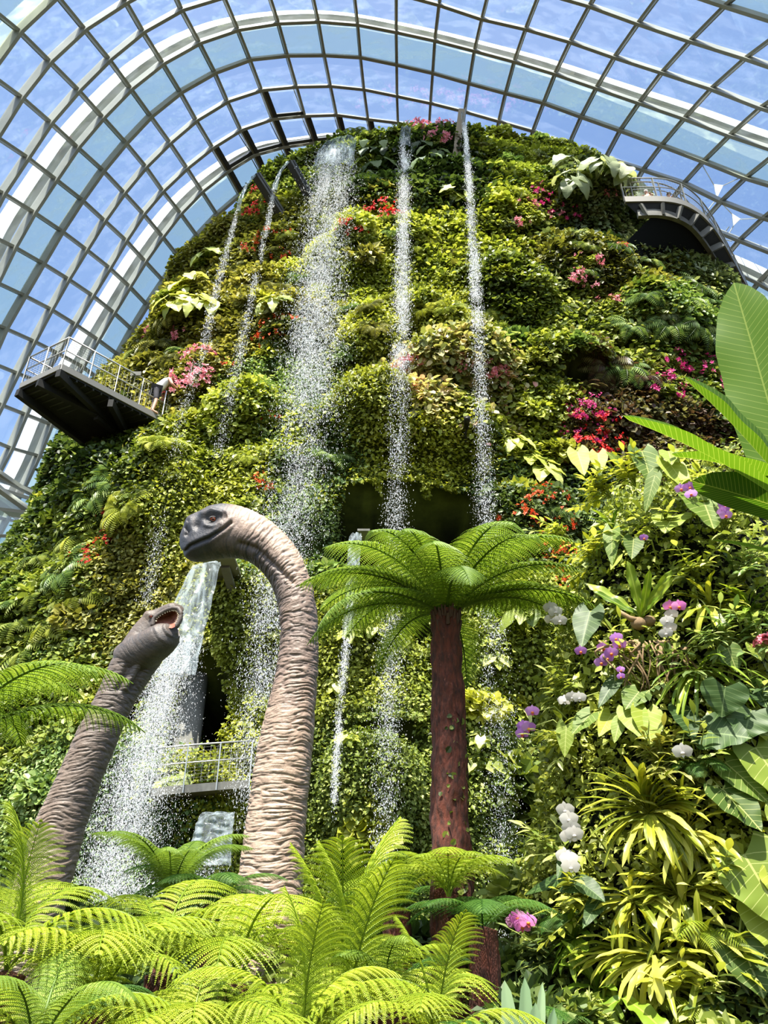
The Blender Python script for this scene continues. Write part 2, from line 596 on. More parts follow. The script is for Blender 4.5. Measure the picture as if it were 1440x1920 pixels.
# ------------------------------------------------------------------ the glass dome: a smooth shell of arches and bars
DOME_C, DOME_A = np.array([1, 12, 0.0]), np.array([27, 35, 45.0])
NODES = {
1:{0:(743,60),1:(815,76),2:(889,94),3:(964,115),4:(1040,137.5),5:(1118,164.5),6:(1198,192),7:(1283,221),8:(1368,253),-1:(671,46),-2:(597,40),-3:(522,43),-4:(446,55.5),-5:(373.6,79),-6:(305,118),-7:(244,165),-8:(192,219),-9:(144,275),-10:(103,335),-11:(62,397),-12:(25,462)},
2:{0:(744,122),1:(811,136),2:(879,157),3:(947,174),4:(1019,193),5:(1089.5,218),6:(1162,244),7:(1240,272),8:(1318.5,302),9:(1397.5,333),-1:(676,107),-2:(608,104),-3:(539,104),-4:(468,111),-5:(403,136),-6:(337.5,172),-7:(282,217),-8:(235,267),-9:(192,318),-10:(153,374),-11:(114,432),-12:(79,493),-13:(44,553),-14:(8,615)},
3:{0:(744.5,180),1:(807,194),2:(871,208),3:(935,228),4:(999,244),5:(1064.5,274.5),6:(1136,294),7:(1204,319),8:(1283,342),9:(1351,378),10:(1431,408),-1:(682.5,168),-2:(619.5,161),-3:(556,162.5),-4:(490,169),-5:(426,189),-6:(367,225),-7:(318,267),-8:(272,311),-9:(232,361),-10:(194,412),-11:(161,467),-12:(126,522),-13:(94,579),-14:(62.5,639),-15:(30.5,699)},
4:{0:(746,230),-1:(690,224),-2:(631,215),-3:(571,218),-4:(511,222),-5:(451,244),-6:(398,276),-7:(350,314),-8:(304,358),-9:(268,399),-10:(235,450),-11:(204,501),-12:(172,553),-13:(140,607),-14:(105.5,661),-16:(46,776),-17:(19,840),3:(924,281),10:(1386,450)},
5:{-1:(700,271),-2:(642,262),-3:(589,268),-4:(532,276),-5:(476,290),-6:(425,322),-7:(378,358),-8:(338,399),-9:(304,443),-10:(271,489),-11:(242,536),-12:(212.5,585),-13:(182,636),-14:(154,686),-16:(94,795),-17:(71,854),-18:(42,913),-19:(11,974)},
6:{-5:(497,337),-6:(449,365),-8:(369,442),-9:(336,483),-10:(306,526),-11:(275,571),-12:(247,617),-13:(221,664),-14:(193,717),-17:(118,869),-18:(92,926),-19:(62.5,983),-20:(36,1042),-21:(8,1105)},
7:{-8:(397,476),-9:(362,515),-11:(307,601),-12:(279,647),-13:(258,692)},
0:{1:(823,8),2:(903,36),3:(985,53),4:(1069,78),5:(1151.5,106),6:(1241,135),7:(1334,165),8:(1426,201),-5:(340,17),-6:(267,58),-7:(204,110),-8:(146,168),-9:(93,228),-10:(50,294),-11:(4,361)},
-1:{4:(1105,10),5:(1196,43),6:(1294,76),7:(1398,108),-6:(236,3),-7:(157,53),-8:(92,114),-9:(39,181)},
-2:{6:(1359,10),-8:(35,57)}}


def dome_hit(px, py):
    d = nrm(ray(px, py))
    o, e = (ORG - DOME_C) / DOME_A, d / DOME_A
    a, b, q = e @ e, 2 * o @ e, o @ o - 1
    return ORG + (-b + math.sqrt(b * b - 4 * a * q)) / (2 * a) * d


def dbasis(i, j):
    i, j = (np.asarray(i, float) + 5) / 16.0, (np.asarray(j, float) - 3) / 5.0
    return np.stack([i ** a * j ** b for a in range(7) for b in range(4) if a + 1.5 * b <= 6.5], -1)


_ij = np.array([(i, j) for j, r in NODES.items() for i in r], float)
_T3 = np.array([dome_hit(*r[i]) for j, r in NODES.items() for i in r])
_R = dbasis(_ij[:, 0], _ij[:, 1])
_K = np.linalg.solve(_R.T @ _R + 1e-3 * np.eye(_R.shape[1]), _R.T @ _T3)
_kern = lambda a, b: np.exp(-(((a[:, None] - b[None]) / np.array([1.6, 1.3])) ** 2).sum(-1))
_W = np.linalg.solve(_kern(_ij, _ij) + 0.02 * np.eye(len(_ij)), _T3 - _R @ _K)


def dome(i, j):
    i, j = np.broadcast_arrays(np.asarray(i, float), np.asarray(j, float))
    sh = i.shape
    q = np.stack([i.ravel(), j.ravel()], -1)
    P = dbasis(q[:, 0], q[:, 1]) @ _K + _kern(q, _ij) @ _W
    return P.reshape(sh + (3,))


def dome_n(P):
    return nrm((P - DOME_C) / DOME_A ** 2)


I0, I1, J0, J1 = -23, 13, -4, 8
root = tag(empty('ceiling', (0, 20, 40)), kind='structure')
root.location = (0, 0, 0)
ii = np.arange(I0, I1 + 1)
GRID = dome(ii[:, None], np.arange(J0, J1 + 1)[None])
for j in range(J0, J1 + 1):
    P = GRID[:, j - J0]
    tag(Geo().sweep(P, dome_n(P), 0.14, 0.60).build('arch_beam', M['steel'], root), kind='structure')
for i in range(I0, I1 + 1):
    P = GRID[i - I0]
    tag(Geo().sweep(P, dome_n(P), 0.12, 0.30).build('glazing_bar', M['steel'], root), kind='structure')
OPEN = {(-5, 5), (-6, 5), (-4, 4), (-3, 4), (-4, 5), (-5, 4), (-6, 4), (-2, 4), (-1, 4), (-4, 3)}      # vents standing open near the summit
for j in range(J0, J1):
    g = Geo()
    fr = Geo()
    for i in range(I0, I1):
        a, b, c, d = GRID[i - I0, j - J0], GRID[i + 1 - I0, j - J0], GRID[i + 1 - I0, j + 1 - J0], GRID[i - I0, j + 1 - J0]
        n = dome_n((a + b + c + d) / 4) * 0.22
        q = np.array([a, b, c, d]) + n
        if (i, j) in OPEN:
            q[:2] += n * 2.0
        g.add(q, None, [(0, 1, 2, 3)])
        m_ = q.mean(0)
        qi = m_ + (q - m_) * 0.93
        for k in range(4):                      # the pale gasket frame of each pane
            fr.add([q[k], q[(k + 1) % 4], qi[(k + 1) % 4], qi[k]], None, [(0, 1, 2, 3)])
            
    gm = M['glass_reflection_tint'] if j in (1, 5, -3) else M['glass']
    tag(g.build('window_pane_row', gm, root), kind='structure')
    tag(fr.build('pane_gasket_row', M['steel'], root), kind='structure')
vent = Geo()
for (i, j) in sorted(OPEN):
    a, b, c, d = (GRID[x - I0, y - J0] for x, y in ((i, j), (i + 1, j), (i + 1, j + 1), (i, j + 1)))
    n = dome_n(a)
    e = nrm(b - a) * 0.16
    vent.sweep(np.array([a + e, d + e]), np.array([n, n]), 0.2, 0.5)
    vent.sweep(np.array([c, d]) + n * 0.05 + nrm(a - d) * 0.15, np.array([n, n]), 0.16, 0.3)
tag(vent.build('vent_frame', M['steel_dark'], root), kind='structure')
rods = Geo()
for (i, j) in sorted(OPEN):
    a, b, c, d = (GRID[x - I0, y - J0] for x, y in ((i, j), (i + 1, j), (i + 1, j + 1), (i, j + 1)))
    rods.tube([d * 0.86 + c * 0.14 - dome_n(a) * 0.1, c * 0.55 + d * 0.45 - dome_n(a) * 0.45], 0.025, 5)
tag(rods.build('vent_rod', M['white_steel'], root), kind='structure')
for n_, (j, w) in enumerate(((0.95, 0.95), (4.95, 0.95), (-3.05, 0.95))):
    fi = np.linspace(I0, I1, 90)
    P = dome(fi, j)
    N = dome_n(P)
    tag(Geo().sweep(P + N * 1.3, N, 0.35, 1.3).build('trim_%d' % (n_ + 1), M['white_steel']), kind='structure')

# floor
g = Geo()
g.add([(-60, -20, 0), (60, -20, 0), (60, 80, 0), (-60, 80, 0)], None, [(0, 1, 2, 3)])
tag(g.build('floor', M['soil']), kind='structure')

# ------------------------------------------------------------------ the planted mountain
YC = 25.0
_L = [(-90, 1400), (-60, 1320), (5, 1180), (68, 1080), (110, 950), (145, 850), (215, 765), (278, 680), (322, 600), (342, 535), (405, 500), (447, 430), (500, 370), (572, 310), (640, 268)]
_Rr = [(1520, 1400), (1500, 1100), (1440, 800), (1390, 660), (1340, 588), (1275, 540), (1212, 480), (1185, 405), (1135, 340), (1060, 292), (985, 275)]
_L3 = np.array([at(x, y, YC) for x, y in _L])
_R3 = np.array([at(x, y, YC) for x, y in _Rr])
ZT = float(at(800, 262, 22.6)[2])
_zF = [0, 6, 12, 17, 22, 28, 34, 40]
_yF = [16.0, 16.8, 17.8, 18.8, 19.8, 21.0, 22.2, 23.2]


def base_surf(phi, z):
    """point of the smooth mountain body: phi = bearing round its front, z = height"""
    phi, z = np.broadcast_arrays(np.asarray(phi, float), np.asarray(z, float))
    xl = np.interp(z, np.append(_L3[:, 2], ZT + 4), np.append(_L3[:, 0], -2.0))
    xr = np.interp(z, np.append(_R3[:, 2], ZT + 4), np.append(_R3[:, 0], 4.0))
    yf = np.interp(z, _zF, _yF)
    a, b, xc = (xr - xl) / 2, YC - yf, (xl + xr) / 2
    c = np.cos(phi)
    P = np.stack([xc + a * np.sin(phi), YC - b * np.sign(c) * np.abs(c) ** 0.85, z], -1)
    N = nrm(np.stack([np.sin(phi) / a, -c / b, 0.08 + 0 * z], -1))
    return P, N


NZ, NP = 300, 460
_z = np.linspace(0, ZT, NZ)
_phi = np.linspace(-1.9, 1.9, NP)
BP, BN = base_surf(_phi[None, :], _z[:, None])
_bx, _by = proj(BP)
_front = (np.cos(_phi) > -0.05)[None, :] & (_z > -1)[:, None]


def on_body(px, py):
    """the point of the body in front of which a feature sits"""
    d = np.where(_front, (_bx - px) ** 2 + (_by - py) ** 2, 1e9)
    k = np.unravel_index(np.argmin(d), d.shape)
    P = BP[k]
    dep = (P - ORG)[1] * cP + (P - ORG)[2] * sP
    return P, dep / F, k


CAVES = [(790, 962, 158, 74, 3.6), (658, 970, 56, 74, 3.0), (785, 545, 52, 28, 1.6), (812, 672, 45, 20, 1.5), (1085, 715, 62, 20, 1.3),
         (786, 1165, 40, 32, 1.7), (372, 1345, 62, 92, 2.8), (405, 1368, 42, 66, 2.6), (1000, 1515, 46, 42, 1.4), (760, 1388, 42, 26, 1.4),
         (840, 300, 14, 40, 1.0), (1165, 660, 30, 22, 1.0), (512, 700, 16, 34, 0.9), (240, 1320, 40, 60, 1.2), (690, 1392, 30, 26, 1.0), (1330, 1000, 90, 90, 1.5)]
BULGES = [(785, 812, 158, 56, 1.0), (680, 800, 80, 70, 0.6), (785, 1060, 190, 50, -0.5), (850, 717, 95, 42, 1.0), (640, 480, 60, 80, 0.6), (430, 1190, 90, 100, 0.8), (372, 1520, 95, 50, 1.1),
          (700, 1500, 90, 70, 1.0), (1060, 690, 80, 40, 0.9), (460, 780, 70, 60, 0.9), (300, 960, 80, 80, 0.8), (815, 610, 60, 40, 0.8), (560, 620, 60, 50, 0.7),
          (700, 640, 60, 50, 0.7), (960, 560, 70, 60, 0.7), (1100, 520, 80, 60, 0.8), (1240, 600, 90, 90, 0.9), (950, 420, 60, 50, 0.7), (1090, 400, 60, 50, 0.9),
          (360, 600, 60, 50, 0.8), (480, 560, 60, 50, 0.6), (180, 950, 60, 80, 0.7), (900, 1300, 70, 120, 0.6), (1010, 1220, 60, 90, 0.6), (640, 1180, 50, 100, 0.5), (330, 1240, 50, 60, 0.6)]
disp = np.zeros(BP.shape[:2])
rec = np.zeros(BP.shape[:2])
q = BP / np.array([3.0, 3.0, 2.2])
disp += 0.75 * fbm(q, 4)
led = noise3(BP / np.array([4.0, 4.0, 1.5]))
disp += 0.35 * smooth(-0.1, 0.25, led) - 0.2
for cx, cy, rx, ry, dd in BULGES:
    P0, mp, k = on_body(cx, cy)
    u = np.hypot((BP[..., 0] - P0[0]) / (rx * mp), (BP[..., 2] - P0[2]) / (ry * mp * 1.25))
    disp += dd * (1 - smooth(0.65, 1.15, u))
wob = 0.18 * noise3(BP * 0.9)
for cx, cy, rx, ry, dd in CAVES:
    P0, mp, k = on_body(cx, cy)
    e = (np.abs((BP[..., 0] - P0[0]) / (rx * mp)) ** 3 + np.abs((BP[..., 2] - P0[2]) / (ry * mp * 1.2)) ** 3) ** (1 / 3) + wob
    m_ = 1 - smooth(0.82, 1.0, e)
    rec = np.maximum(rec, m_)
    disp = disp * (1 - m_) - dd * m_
SURF = BP + BN * disp[..., None]
gz = np.gradient(SURF, axis=0)
gp = np.gradient(SURF, axis=1)
SN = nrm(np.cross(gp, gz))
if SN[NZ // 2, NP // 2, 1] > 0:
    SN = -SN
_sx, _sy = proj(SURF)
SOFT = nrm(SN + BN * 0.6)
mount = tag(empty('planted_mountain', (1, 25, 0)), 'huge mountain-shaped planting wall of dark panels under the glass dome', 'planted wall')
mount.location = (0, 0, 0)
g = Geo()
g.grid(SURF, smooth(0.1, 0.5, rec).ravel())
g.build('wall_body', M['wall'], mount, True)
top = SURF[-1]
g = Geo()
g.grid(np.stack([top, top * 0.5 + top.mean(0) * 0.5 + [0, 0, 0.4], top * 0 + top.mean(0) + [0, 0, 0.6]]))
g.build('summit_deck', M['rock'], mount, True)


def spot(px, py, lift=0.0):
    """where a plant rooted in the mountain shows at that pixel: point and outward normal"""
    d = np.where(_front, (_sx - px) ** 2 + (_sy - py) ** 2 + 8 * (np.linalg.norm(SURF - ORG, axis=-1) - 25), 1e9)
    k = np.unravel_index(np.argmin(d), d.shape)
    return SURF[k] + SOFT[k] * lift, SOFT[k]


# ---- the close cover of small creeping leaves, one object for each kind of planting
LEAF_V = np.array([(0, 0, 0), (0.36, 0.45, 0.09), (0, 1, -0.06), (-0.36, 0.45, 0.09)])
LEAF_F = [(0, 1, 2), (0, 2, 3)]
ROUND_V = np.array([(0, 0, 0), (0.42, 0.3, 0.1), (0.36, 0.75, 0.04), (0, 1.0, -0.1), (-0.36, 0.75, 0.04), (-0.42, 0.3, 0.1)])
ROUND_F = [(0, 1, 2), (0, 2, 3), (0, 3, 4), (0, 4, 5)]
REG = [  # px, py, palette, leaf size, description
    (700, 480, 'lime', .15, 'lime green creeper cover below the summit, between the wide cascade and the middle fall'),
    (690, 700, 'fig', .135, 'olive gold creeping fig cover left of the pink leaved ledge'),
    (800, 850, 'moss', .125, 'golden moss and creeping fig cover on the rounded ledge above the main dark opening'),
    (560, 760, 'feather', .13, 'misty green creeper cover behind the lower half of the wide cascade'),
    (450, 800, 'lime', .16, 'bright leafy creeper cover on the bulge above the large dinosaur head'),
    (360, 980, 'fig', .135, 'fine olive creeping fig cover left of the large dinosaur head'),
    (190, 960, 'mid', .17, 'mid green leafy cover on the flank under the viewing deck'),
    (120, 900, 'dark', .20, 'dark glossy leaf cover at the far edge beneath the viewing deck'),
    (230, 1120, 'olive', .16, 'brown and olive leaf cover above the small dinosaur'),
    (60, 1200, 'mid', .20, 'loose green leaf cover at the lower edge beside the glass'),
    (440, 1190, 'fig', .135, 'trim creeping fig cover between the spout sheet and the large neck'),
    (650, 1230, 'fig', .135, 'creeping fig cover behind the thin straight spout stream'),
    (690, 1480, 'mid', .13, 'shaded creeping fig cover between the large neck and the tree fern trunk'),
    (380, 1500, 'moss', .13, 'golden moss cover of the mound below the small balcony'),
    (260, 1560, 'feather', .14, 'wet green cover at the foot of the spout sheet'),
    (930, 1180, 'lime', .15, 'yellow green creeper cover to the right of the tree fern crown and trunk'),
    (1000, 1430, 'mid', .15, 'shaded green creeper cover between the trunk and the orchid column'),
    (860, 717, 'pink', .20, 'pink flecked light leaves covering the ledge in the middle of the mountain'),
    (820, 600, 'fig', .14, 'golden creeper cover on the small lump over the pink leaved ledge'),
    (880, 450, 'lime', .18, 'lime leaf cover between the middle fall and the fall from the high trough'),
    (830, 330, 'dark', .24, 'deep green leaf cover just under the summit flowers'),
    (960, 330, 'lime', .18, 'light feathery leaf cover right of the high trough'),
    (1000, 560, 'mid', .18, 'mixed green leaf cover right of the fall from the high trough'),
    (1120, 450, 'olive', .19, 'brownish green leaf cover around the purple flowered shrubs'),
    (1130, 400, 'grey', .22, 'grey green leaf cover beside the elephant ear leaves'),
    (1300, 640, 'feather', .19, 'feathery green cover below the curved walkway'),
    (1130, 620, 'mid', .18, 'dense green leaf cover above the magenta flower bank'),
    (990, 760, 'lime', .17, 'pale lime leaf cover right of the golden ledge'),
    (1060, 960, 'dark', .17, 'dark leaf cover among the red flowers beside the orchid column'),
    (1150, 800, 'bronze', .17, 'dark reddish leaf cover under the magenta and red flowers'),
    (500, 430, 'olive', .17, 'brown green leaf cover under the two thin streams'),
    (400, 560, 'olive', .18, 'olive leaf cover beside the thin streams on the upper flank'),
    (600, 330, 'mid', .18, 'green leaf cover beside the top of the wide cascade'),
    (310, 700, 'olive', .17, 'rusty green leaf cover behind the visitor on the deck'),
    (600, 1000, 'feather', .12, 'wet moss cover behind the bend of the large neck'),
    (1200, 1100, 'dark', .18, 'shaded leaf cover behind the orchid column'),
]
rq = np.random.default_rng(11)
reg3 = np.array([spot(r[0], r[1])[0] for r in REG])
area = np.linalg.norm(np.cross(gp, gz), axis=-1)
wgt = area * (rec < 0.12) * (np.abs(_phi) < 1.75)[None] * (_sy < 1750)
wgt = wgt / np.interp(BP[..., 2], [2, 9, 16], [.62, .78, 1]) ** 1.7
prob = (wgt / wgt.sum()).ravel()
NL = 640000
pick = rq.choice(prob.size, NL, p=prob)
iz, ip = np.unravel_index(pick, wgt.shape)
iz = np.clip(iz, 0, NZ - 2)
ip = np.clip(ip, 0, NP - 2)
fa, fb = rq.random(NL)[:, None], rq.random(NL)[:, None]
LP = (SURF[iz, ip] * (1 - fa) + SURF[iz + 1, ip] * fa) * (1 - fb) + (SURF[iz, ip + 1] * (1 - fa) + SURF[iz + 1, ip + 1] * fa) * fb
LN = SOFT[iz, ip]
wp = LP + 1.8 * np.stack([fbm(LP * 0.5, 3), 0 * LP[:, 0], fbm(LP * 0.5 + 31, 3)], -1) + rq.normal(0, 0.45, LP.shape)
d2 = ((wp[:, None, :] - reg3[None]) ** 2 * np.array([1, 0.3, 1])).sum(-1) if NL < 1000 else None
owner = np.zeros(NL, int)
for c0 in range(0, NL, 20000):
    w_ = wp[c0:c0 + 20000]
    owner[c0:c0 + 20000] = (((w_[:, None, :] - reg3[None]) ** 2) * np.array([1, 0.3, 1])).sum(-1).argmin(1)
clump = noise3(LP * 1.3)
for r, (rx_, ry_, pal, sz, lab) in enumerate(REG):
    m_ = owner == r
    P, N = LP[m_], LN[m_]
    n = len(P)
    if n == 0:
        continue
    P = P + N * (rq.random(n) ** 2 * (0.10 + sz * 1.3) + 0.12 * np.maximum(clump[m_], 0))[:, None]
    ax = rq.normal(0, 0.6, (n, 3)) + np.array([0, 0, -0.55]) + N * 0.55
    nz_ = N * 0.8 + np.array([0, -0.15, 0.75])
    B = bases(ax, nz_, rq, 0.38)
    S = sz * (0.65 + 0.7 * rq.random(n)) * np.interp(P[:, 2], [2, 9, 16], [.62, .78, 1])
    tone = np.clip(0.5 + 0.28 * noise3(P * 2.1) + 0.2 * noise3(P * 0.7 + 9) + rq.normal(0, 0.17, n), 0, 1)
    V_, F_ = (LEAF_V, LEAF_F) if sz < 0.155 else (ROUND_V * [0.9, 1, 1], ROUND_F)
    g = Geo()
    g.scatter(V_, F_, None, P, B, S, tone)
    tag(g.build('creeper_cover', M['leaf_' + pal]), lab, 'creeper cover', None, 'stuff')
del wp, LP, LN, clump, owner

# ------------------------------------------------------------------ dinosaur statues
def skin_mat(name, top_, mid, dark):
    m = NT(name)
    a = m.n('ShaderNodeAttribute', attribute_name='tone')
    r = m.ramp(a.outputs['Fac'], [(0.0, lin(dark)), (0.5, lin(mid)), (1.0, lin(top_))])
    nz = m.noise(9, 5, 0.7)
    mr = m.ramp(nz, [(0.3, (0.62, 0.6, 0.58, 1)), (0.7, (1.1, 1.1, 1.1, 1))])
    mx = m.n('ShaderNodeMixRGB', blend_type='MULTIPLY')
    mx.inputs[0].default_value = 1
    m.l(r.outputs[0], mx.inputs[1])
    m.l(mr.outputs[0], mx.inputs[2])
    b = m.n('ShaderNodeBsdfPrincipled')
    m.set(b, Roughness=0.5)
    b.inputs['Specular IOR Level'].default_value = 0.4
    m.l(mx.outputs[0], b.inputs['Base Color'])
    bp = m.n('ShaderNodeBump')
    bp.inputs['Strength'].default_value = 0.6
    bp.inputs['Distance'].default_value = 0.012
    m.l(m.noise(34, 4, 0.7), bp.inputs['Height'])
    m.l(bp.outputs[0], b.inputs['Normal'])
    return m.done(b.outputs[0])


M['dino_skin'] = skin_mat('dinosaur_skin', (196, 170, 148), (128, 110, 98), (56, 57, 62))
M['dino_skin_dark'] = skin_mat('small_dinosaur_skin', (170, 150, 132), (112, 98, 86), (74, 72, 72))
M['eye'] = solid('amber_eye', (168, 84, 50), 0.1)
M['pupil'] = solid('pupil', (14, 10, 10), 0.05)
M['mouth'] = solid('mouth_lining', (150, 98, 80), 0.45, 0, (100, 56, 44), 12, 0.3)
M['tooth'] = solid('tooth', (222, 206, 176), 0.4)


def resample(S, n):
    """stations -> n evenly spaced smooth stations (Catmull-Rom)"""
    S = np.asarray(S, float)
    c = (S[:, 0:2] + S[:, 2:4]) / 2
    t = np.append(0, np.cumsum(np.linalg.norm(np.diff(c, axis=0), axis=1)))
    u = np.linspace(0, t[-1], n)
    k = np.clip(np.searchsorted(t, u, 'right') - 1, 0, len(S) - 2)
    f = ((u - t[k]) / (t[k + 1] - t[k]))[:, None]
    p0, p1, p2, p3 = S[np.maximum(k - 1, 0)], S[k], S[k + 1], S[np.minimum(k + 2, len(S) - 1)]
    return 0.5 * (2 * p1 + (p2 - p0) * f + (2 * p0 - 5 * p1 + 4 * p2 - p3) * f ** 2 + (3 * p1 - p0 - 3 * p2 + p3) * f ** 3), u / t[-1]


def loft(S, Y, n, k, wrink, dY=None, tone_fn=None, groove=None):
    """S rows: outer px, outer py, inner px, inner py, half thickness as a share of the half height, wrinkle depth, box-ness"""
    R, u = resample(S, n)
    Yk = np.full(n, float(Y)) if dY is None else np.interp(u, *dY)
    A = np.array([at(r[0], r[1], y) for r, y in zip(R, Yk)])
    B = np.array([at(r[2], r[3], y) for r, y in zip(R, Yk)])
    C = (A + B) / 2
    hv = (A - B) / 2
    h = np.linalg.norm(hv, axis=1)
    e1 = hv / h[:, None]
    T = nrm(np.gradient(C, axis=0))
    e2 = nrm(np.cross(T, e1))                      # sideways, towards or away from the camera
    th = np.arange(k) * 2 * np.pi / k
    ca, sa = np.cos(th), np.sin(th)
    bx = R[:, 6][:, None]
    rr = (np.abs(ca) ** bx + np.abs(sa) ** bx) ** (-1 / bx)
    P = C[:, None] + e1[:, None] * (rr * ca)[..., None] * h[:, None, None] + e2[:, None] * (rr * sa)[..., None] * (h * R[:, 4])[:, None, None]
    N = nrm(P - C[:, None])
    s_len = np.cumsum(np.append(0, np.linalg.norm(np.diff(C, axis=0), axis=1)))
    w = np.stack([np.broadcast_to(s_len[:, None] * 27, (n, k)), (ca * 1.3)[None] + 0 * s_len[:, None], (sa * 1.3)[None] + 0 * s_len[:, None]], -1)
    w[..., 0] += 1.1 * noise3(w * [.08, 1.1, 1.1])
    rid = -(1 - np.abs(noise3(w))) ** 5 - 0.6 * (1 - np.abs(noise3(w * [2.1, 2, 2] + 5))) ** 4
    P = P + N * ((rid + 0.4) * R[:, 5][:, None] * wrink)[..., None]
    tn = np.full((n, k), 0.5)
    if tone_fn is not None:
        tn = tone_fn(u[:, None] + 0 * th[None], ca[None] + 0 * u[:, None], sa[None] + 0 * u[:, None], P)
    tn = np.clip(tn + 0.16 * (rid + 0.4), 0, 1)
    if groove is not None:
        P = P + N * groove(P)[..., None]
    return P, C, h, e1, e2, tn


# ---- the large one
S1 = [
    (566, 1900, 425, 1900, 1, 1, 2), (568, 1760, 436, 1760, 1, 1, 2), (568, 1700, 442, 1690, 1, 1, 2), (570, 1620, 450, 1620, 1, 1, 2), (573, 1560, 459, 1558, 1, 1, 2),
    (577, 1500, 468, 1497, 1, 1, 2), (583, 1440, 477, 1437, 1, 1, 2), (588, 1380, 488, 1378, 1, 1, 2), (592, 1320, 503, 1320, 1, 1, 2), (596, 1260, 517, 1262, 1, 1, 2),
    (597, 1200, 525, 1205, 1, 1, 2), (593, 1135, 524, 1160, 1, 1, 2), (583, 1090, 519, 1128, .98, 1, 2), (567, 1048, 509, 1098, .95, 1, 2), (547, 1017, 494, 1075, .92, 1, 2),
    (525, 993, 477, 1058, .88, 1, 2), (500, 974, 458, 1047, .84, .8, 2.1), (474, 961, 440, 1043, .80, .5, 2.2), (448, 953, 421, 1042, .78, .25, 2.3), (422, 950, 404, 1044, .76, .14, 2.4),
    (398, 954, 388, 1046, .74, .1, 2.5), (380, 962, 374, 1049, .70, .1, 2.5), (364, 968, 362, 1050, .66, .1, 2.4), (353, 976, 351, 1046, .62, .08, 2.4),
    (345, 990, 343, 1036, .66, .06, 2.2), (339, 1004, 338, 1024, .8, .03, 2)]


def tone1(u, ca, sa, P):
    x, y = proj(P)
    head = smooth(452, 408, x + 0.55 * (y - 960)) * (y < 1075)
    t = 0.62 + 0.28 * ca * (1 - smooth(1040, 1120, y)) + 0.14 * smooth(1280, 1420, y) - 0.18 * np.exp(-((y - 1180) / 90) ** 2)  # mid-neck shadow and brighter top painted into the skin tone
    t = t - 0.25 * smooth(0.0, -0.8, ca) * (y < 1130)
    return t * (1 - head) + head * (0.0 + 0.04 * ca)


dino1 = tag(empty('dinosaur_statue', at(505, 1900, 7.8)), 'tall long-necked dinosaur statue with grey face, closed mouth and head turned left', 'dinosaur statue')
HW = at(400, 1000, 7.8)


def seg_d(P, pts):
    """pixel distance of surface points to a drawn line"""
    x, y = proj(P)
    d = np.full(x.shape, 1e9)
    for (x0, y0), (x1, y1) in zip(pts[:-1], pts[1:]):
        L = (x1 - x0) ** 2 + (y1 - y0) ** 2
        t = np.clip(((x - x0) * (x1 - x0) + (y - y0) * (y1 - y0)) / L, 0, 1)
        d = np.minimum(d, np.hypot(x - x0 - t * (x1 - x0), y - y0 - t * (y1 - y0)))
    return d


MOUTH = [(337, 1034), (346, 1035), (356, 1024), (372, 1017), (392, 1009), (410, 998), (424, 988), (433, 980)]


def groove1(P):
    x, y = proj(P)
    near = 1.0
    g_ = -0.032 * np.exp(-(seg_d(P, MOUTH) / 2.4) ** 2)
    g_ = g_ + 0.016 * np.exp(-(seg_d(P, [(a, b - 8) for a, b in MOUTH]) / 5) ** 2)
    g_ = g_ + 0.014 * np.exp(-(seg_d(P, [(a, b + 8) for a, b in MOUTH]) / 5) ** 2)
    g_ = g_ - 0.05 * np.exp(-(((x - 396) / 13) ** 2 + ((y - 972) / 9) ** 2))           # eye hollow
    g_ = g_ + 0.035 * np.exp(-(seg_d(P, [(378, 965), (396, 957), (416, 962)]) / 4) ** 2)   # brow ridge
    g_ = g_ + 0.02 * np.exp(-(seg_d(P, [(384, 984), (398, 986), (412, 980)]) / 4) ** 2)
    g_ = g_ - 0.035 * np.exp(-(((x - 370) / 8) ** 2 + ((y - 984) / 9) ** 2))            # cheek hollow
    g_ = g_ + 0.02 * np.exp(-(((x - 353) / 9) ** 2 + ((y - 975) / 9) ** 2))
    g_ = g_ - 0.03 * np.exp(-(((x - 352.5) / 2.6) ** 2 + ((y - 977) / 2.6) ** 2))       # nostril
    g_ = g_ - 0.03 * np.exp(-(seg_d(P, [(421, 961), (424, 969)]) / 1.8) ** 2)           # ear slit
    g_ = g_ - 0.035 * np.exp(-(seg_d(P, [(450, 1020), (480, 1030), (505, 1052), (530, 1075), (548, 1090)]) / 6) ** 2)   # throat fold
    g_ = g_ - 0.045 * np.exp(-(seg_d(P, [(349, 988), (352, 995), (350, 1002)]) / 4) ** 2)
    return g_


P, C, h, e1, e2, tn = loft(S1, 7.8, 1000, 140, 0.013, None, tone1, groove1)
x_, y_ = proj(P)
tn = np.clip(tn - 0.25 * np.exp(-(seg_d(P, MOUTH) / 2.2) ** 2), 0, 1)
g = Geo()
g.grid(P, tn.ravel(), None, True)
g.add(np.vstack([P[-1], P[-1].mean(0) + (C[-1] - C[-4]) * 0.6]), [(i, (i + 1) % 140, 140) for i in range(140)], None, 0.06)
body1 = g.build('body', M['dino_skin'], None, True)
body1.parent = dino1
body1.location = -Vector(dino1.location)


def surface_at(P, px, py):
    """camera-side surface point of a loft at a pixel"""
    x, y = proj(P)
    dist = np.linalg.norm(P - ORG, axis=-1)
    d = (x - px) ** 2 + (y - py) ** 2 + 6 * (dist - dist.min()) ** 1
    m_ = ((x - px) ** 2 + (y - py) ** 2) < 30
    dd = np.where(m_, dist, 1e9)
    k = np.unravel_index(np.argmin(dd), dd.shape)
    return P[k]


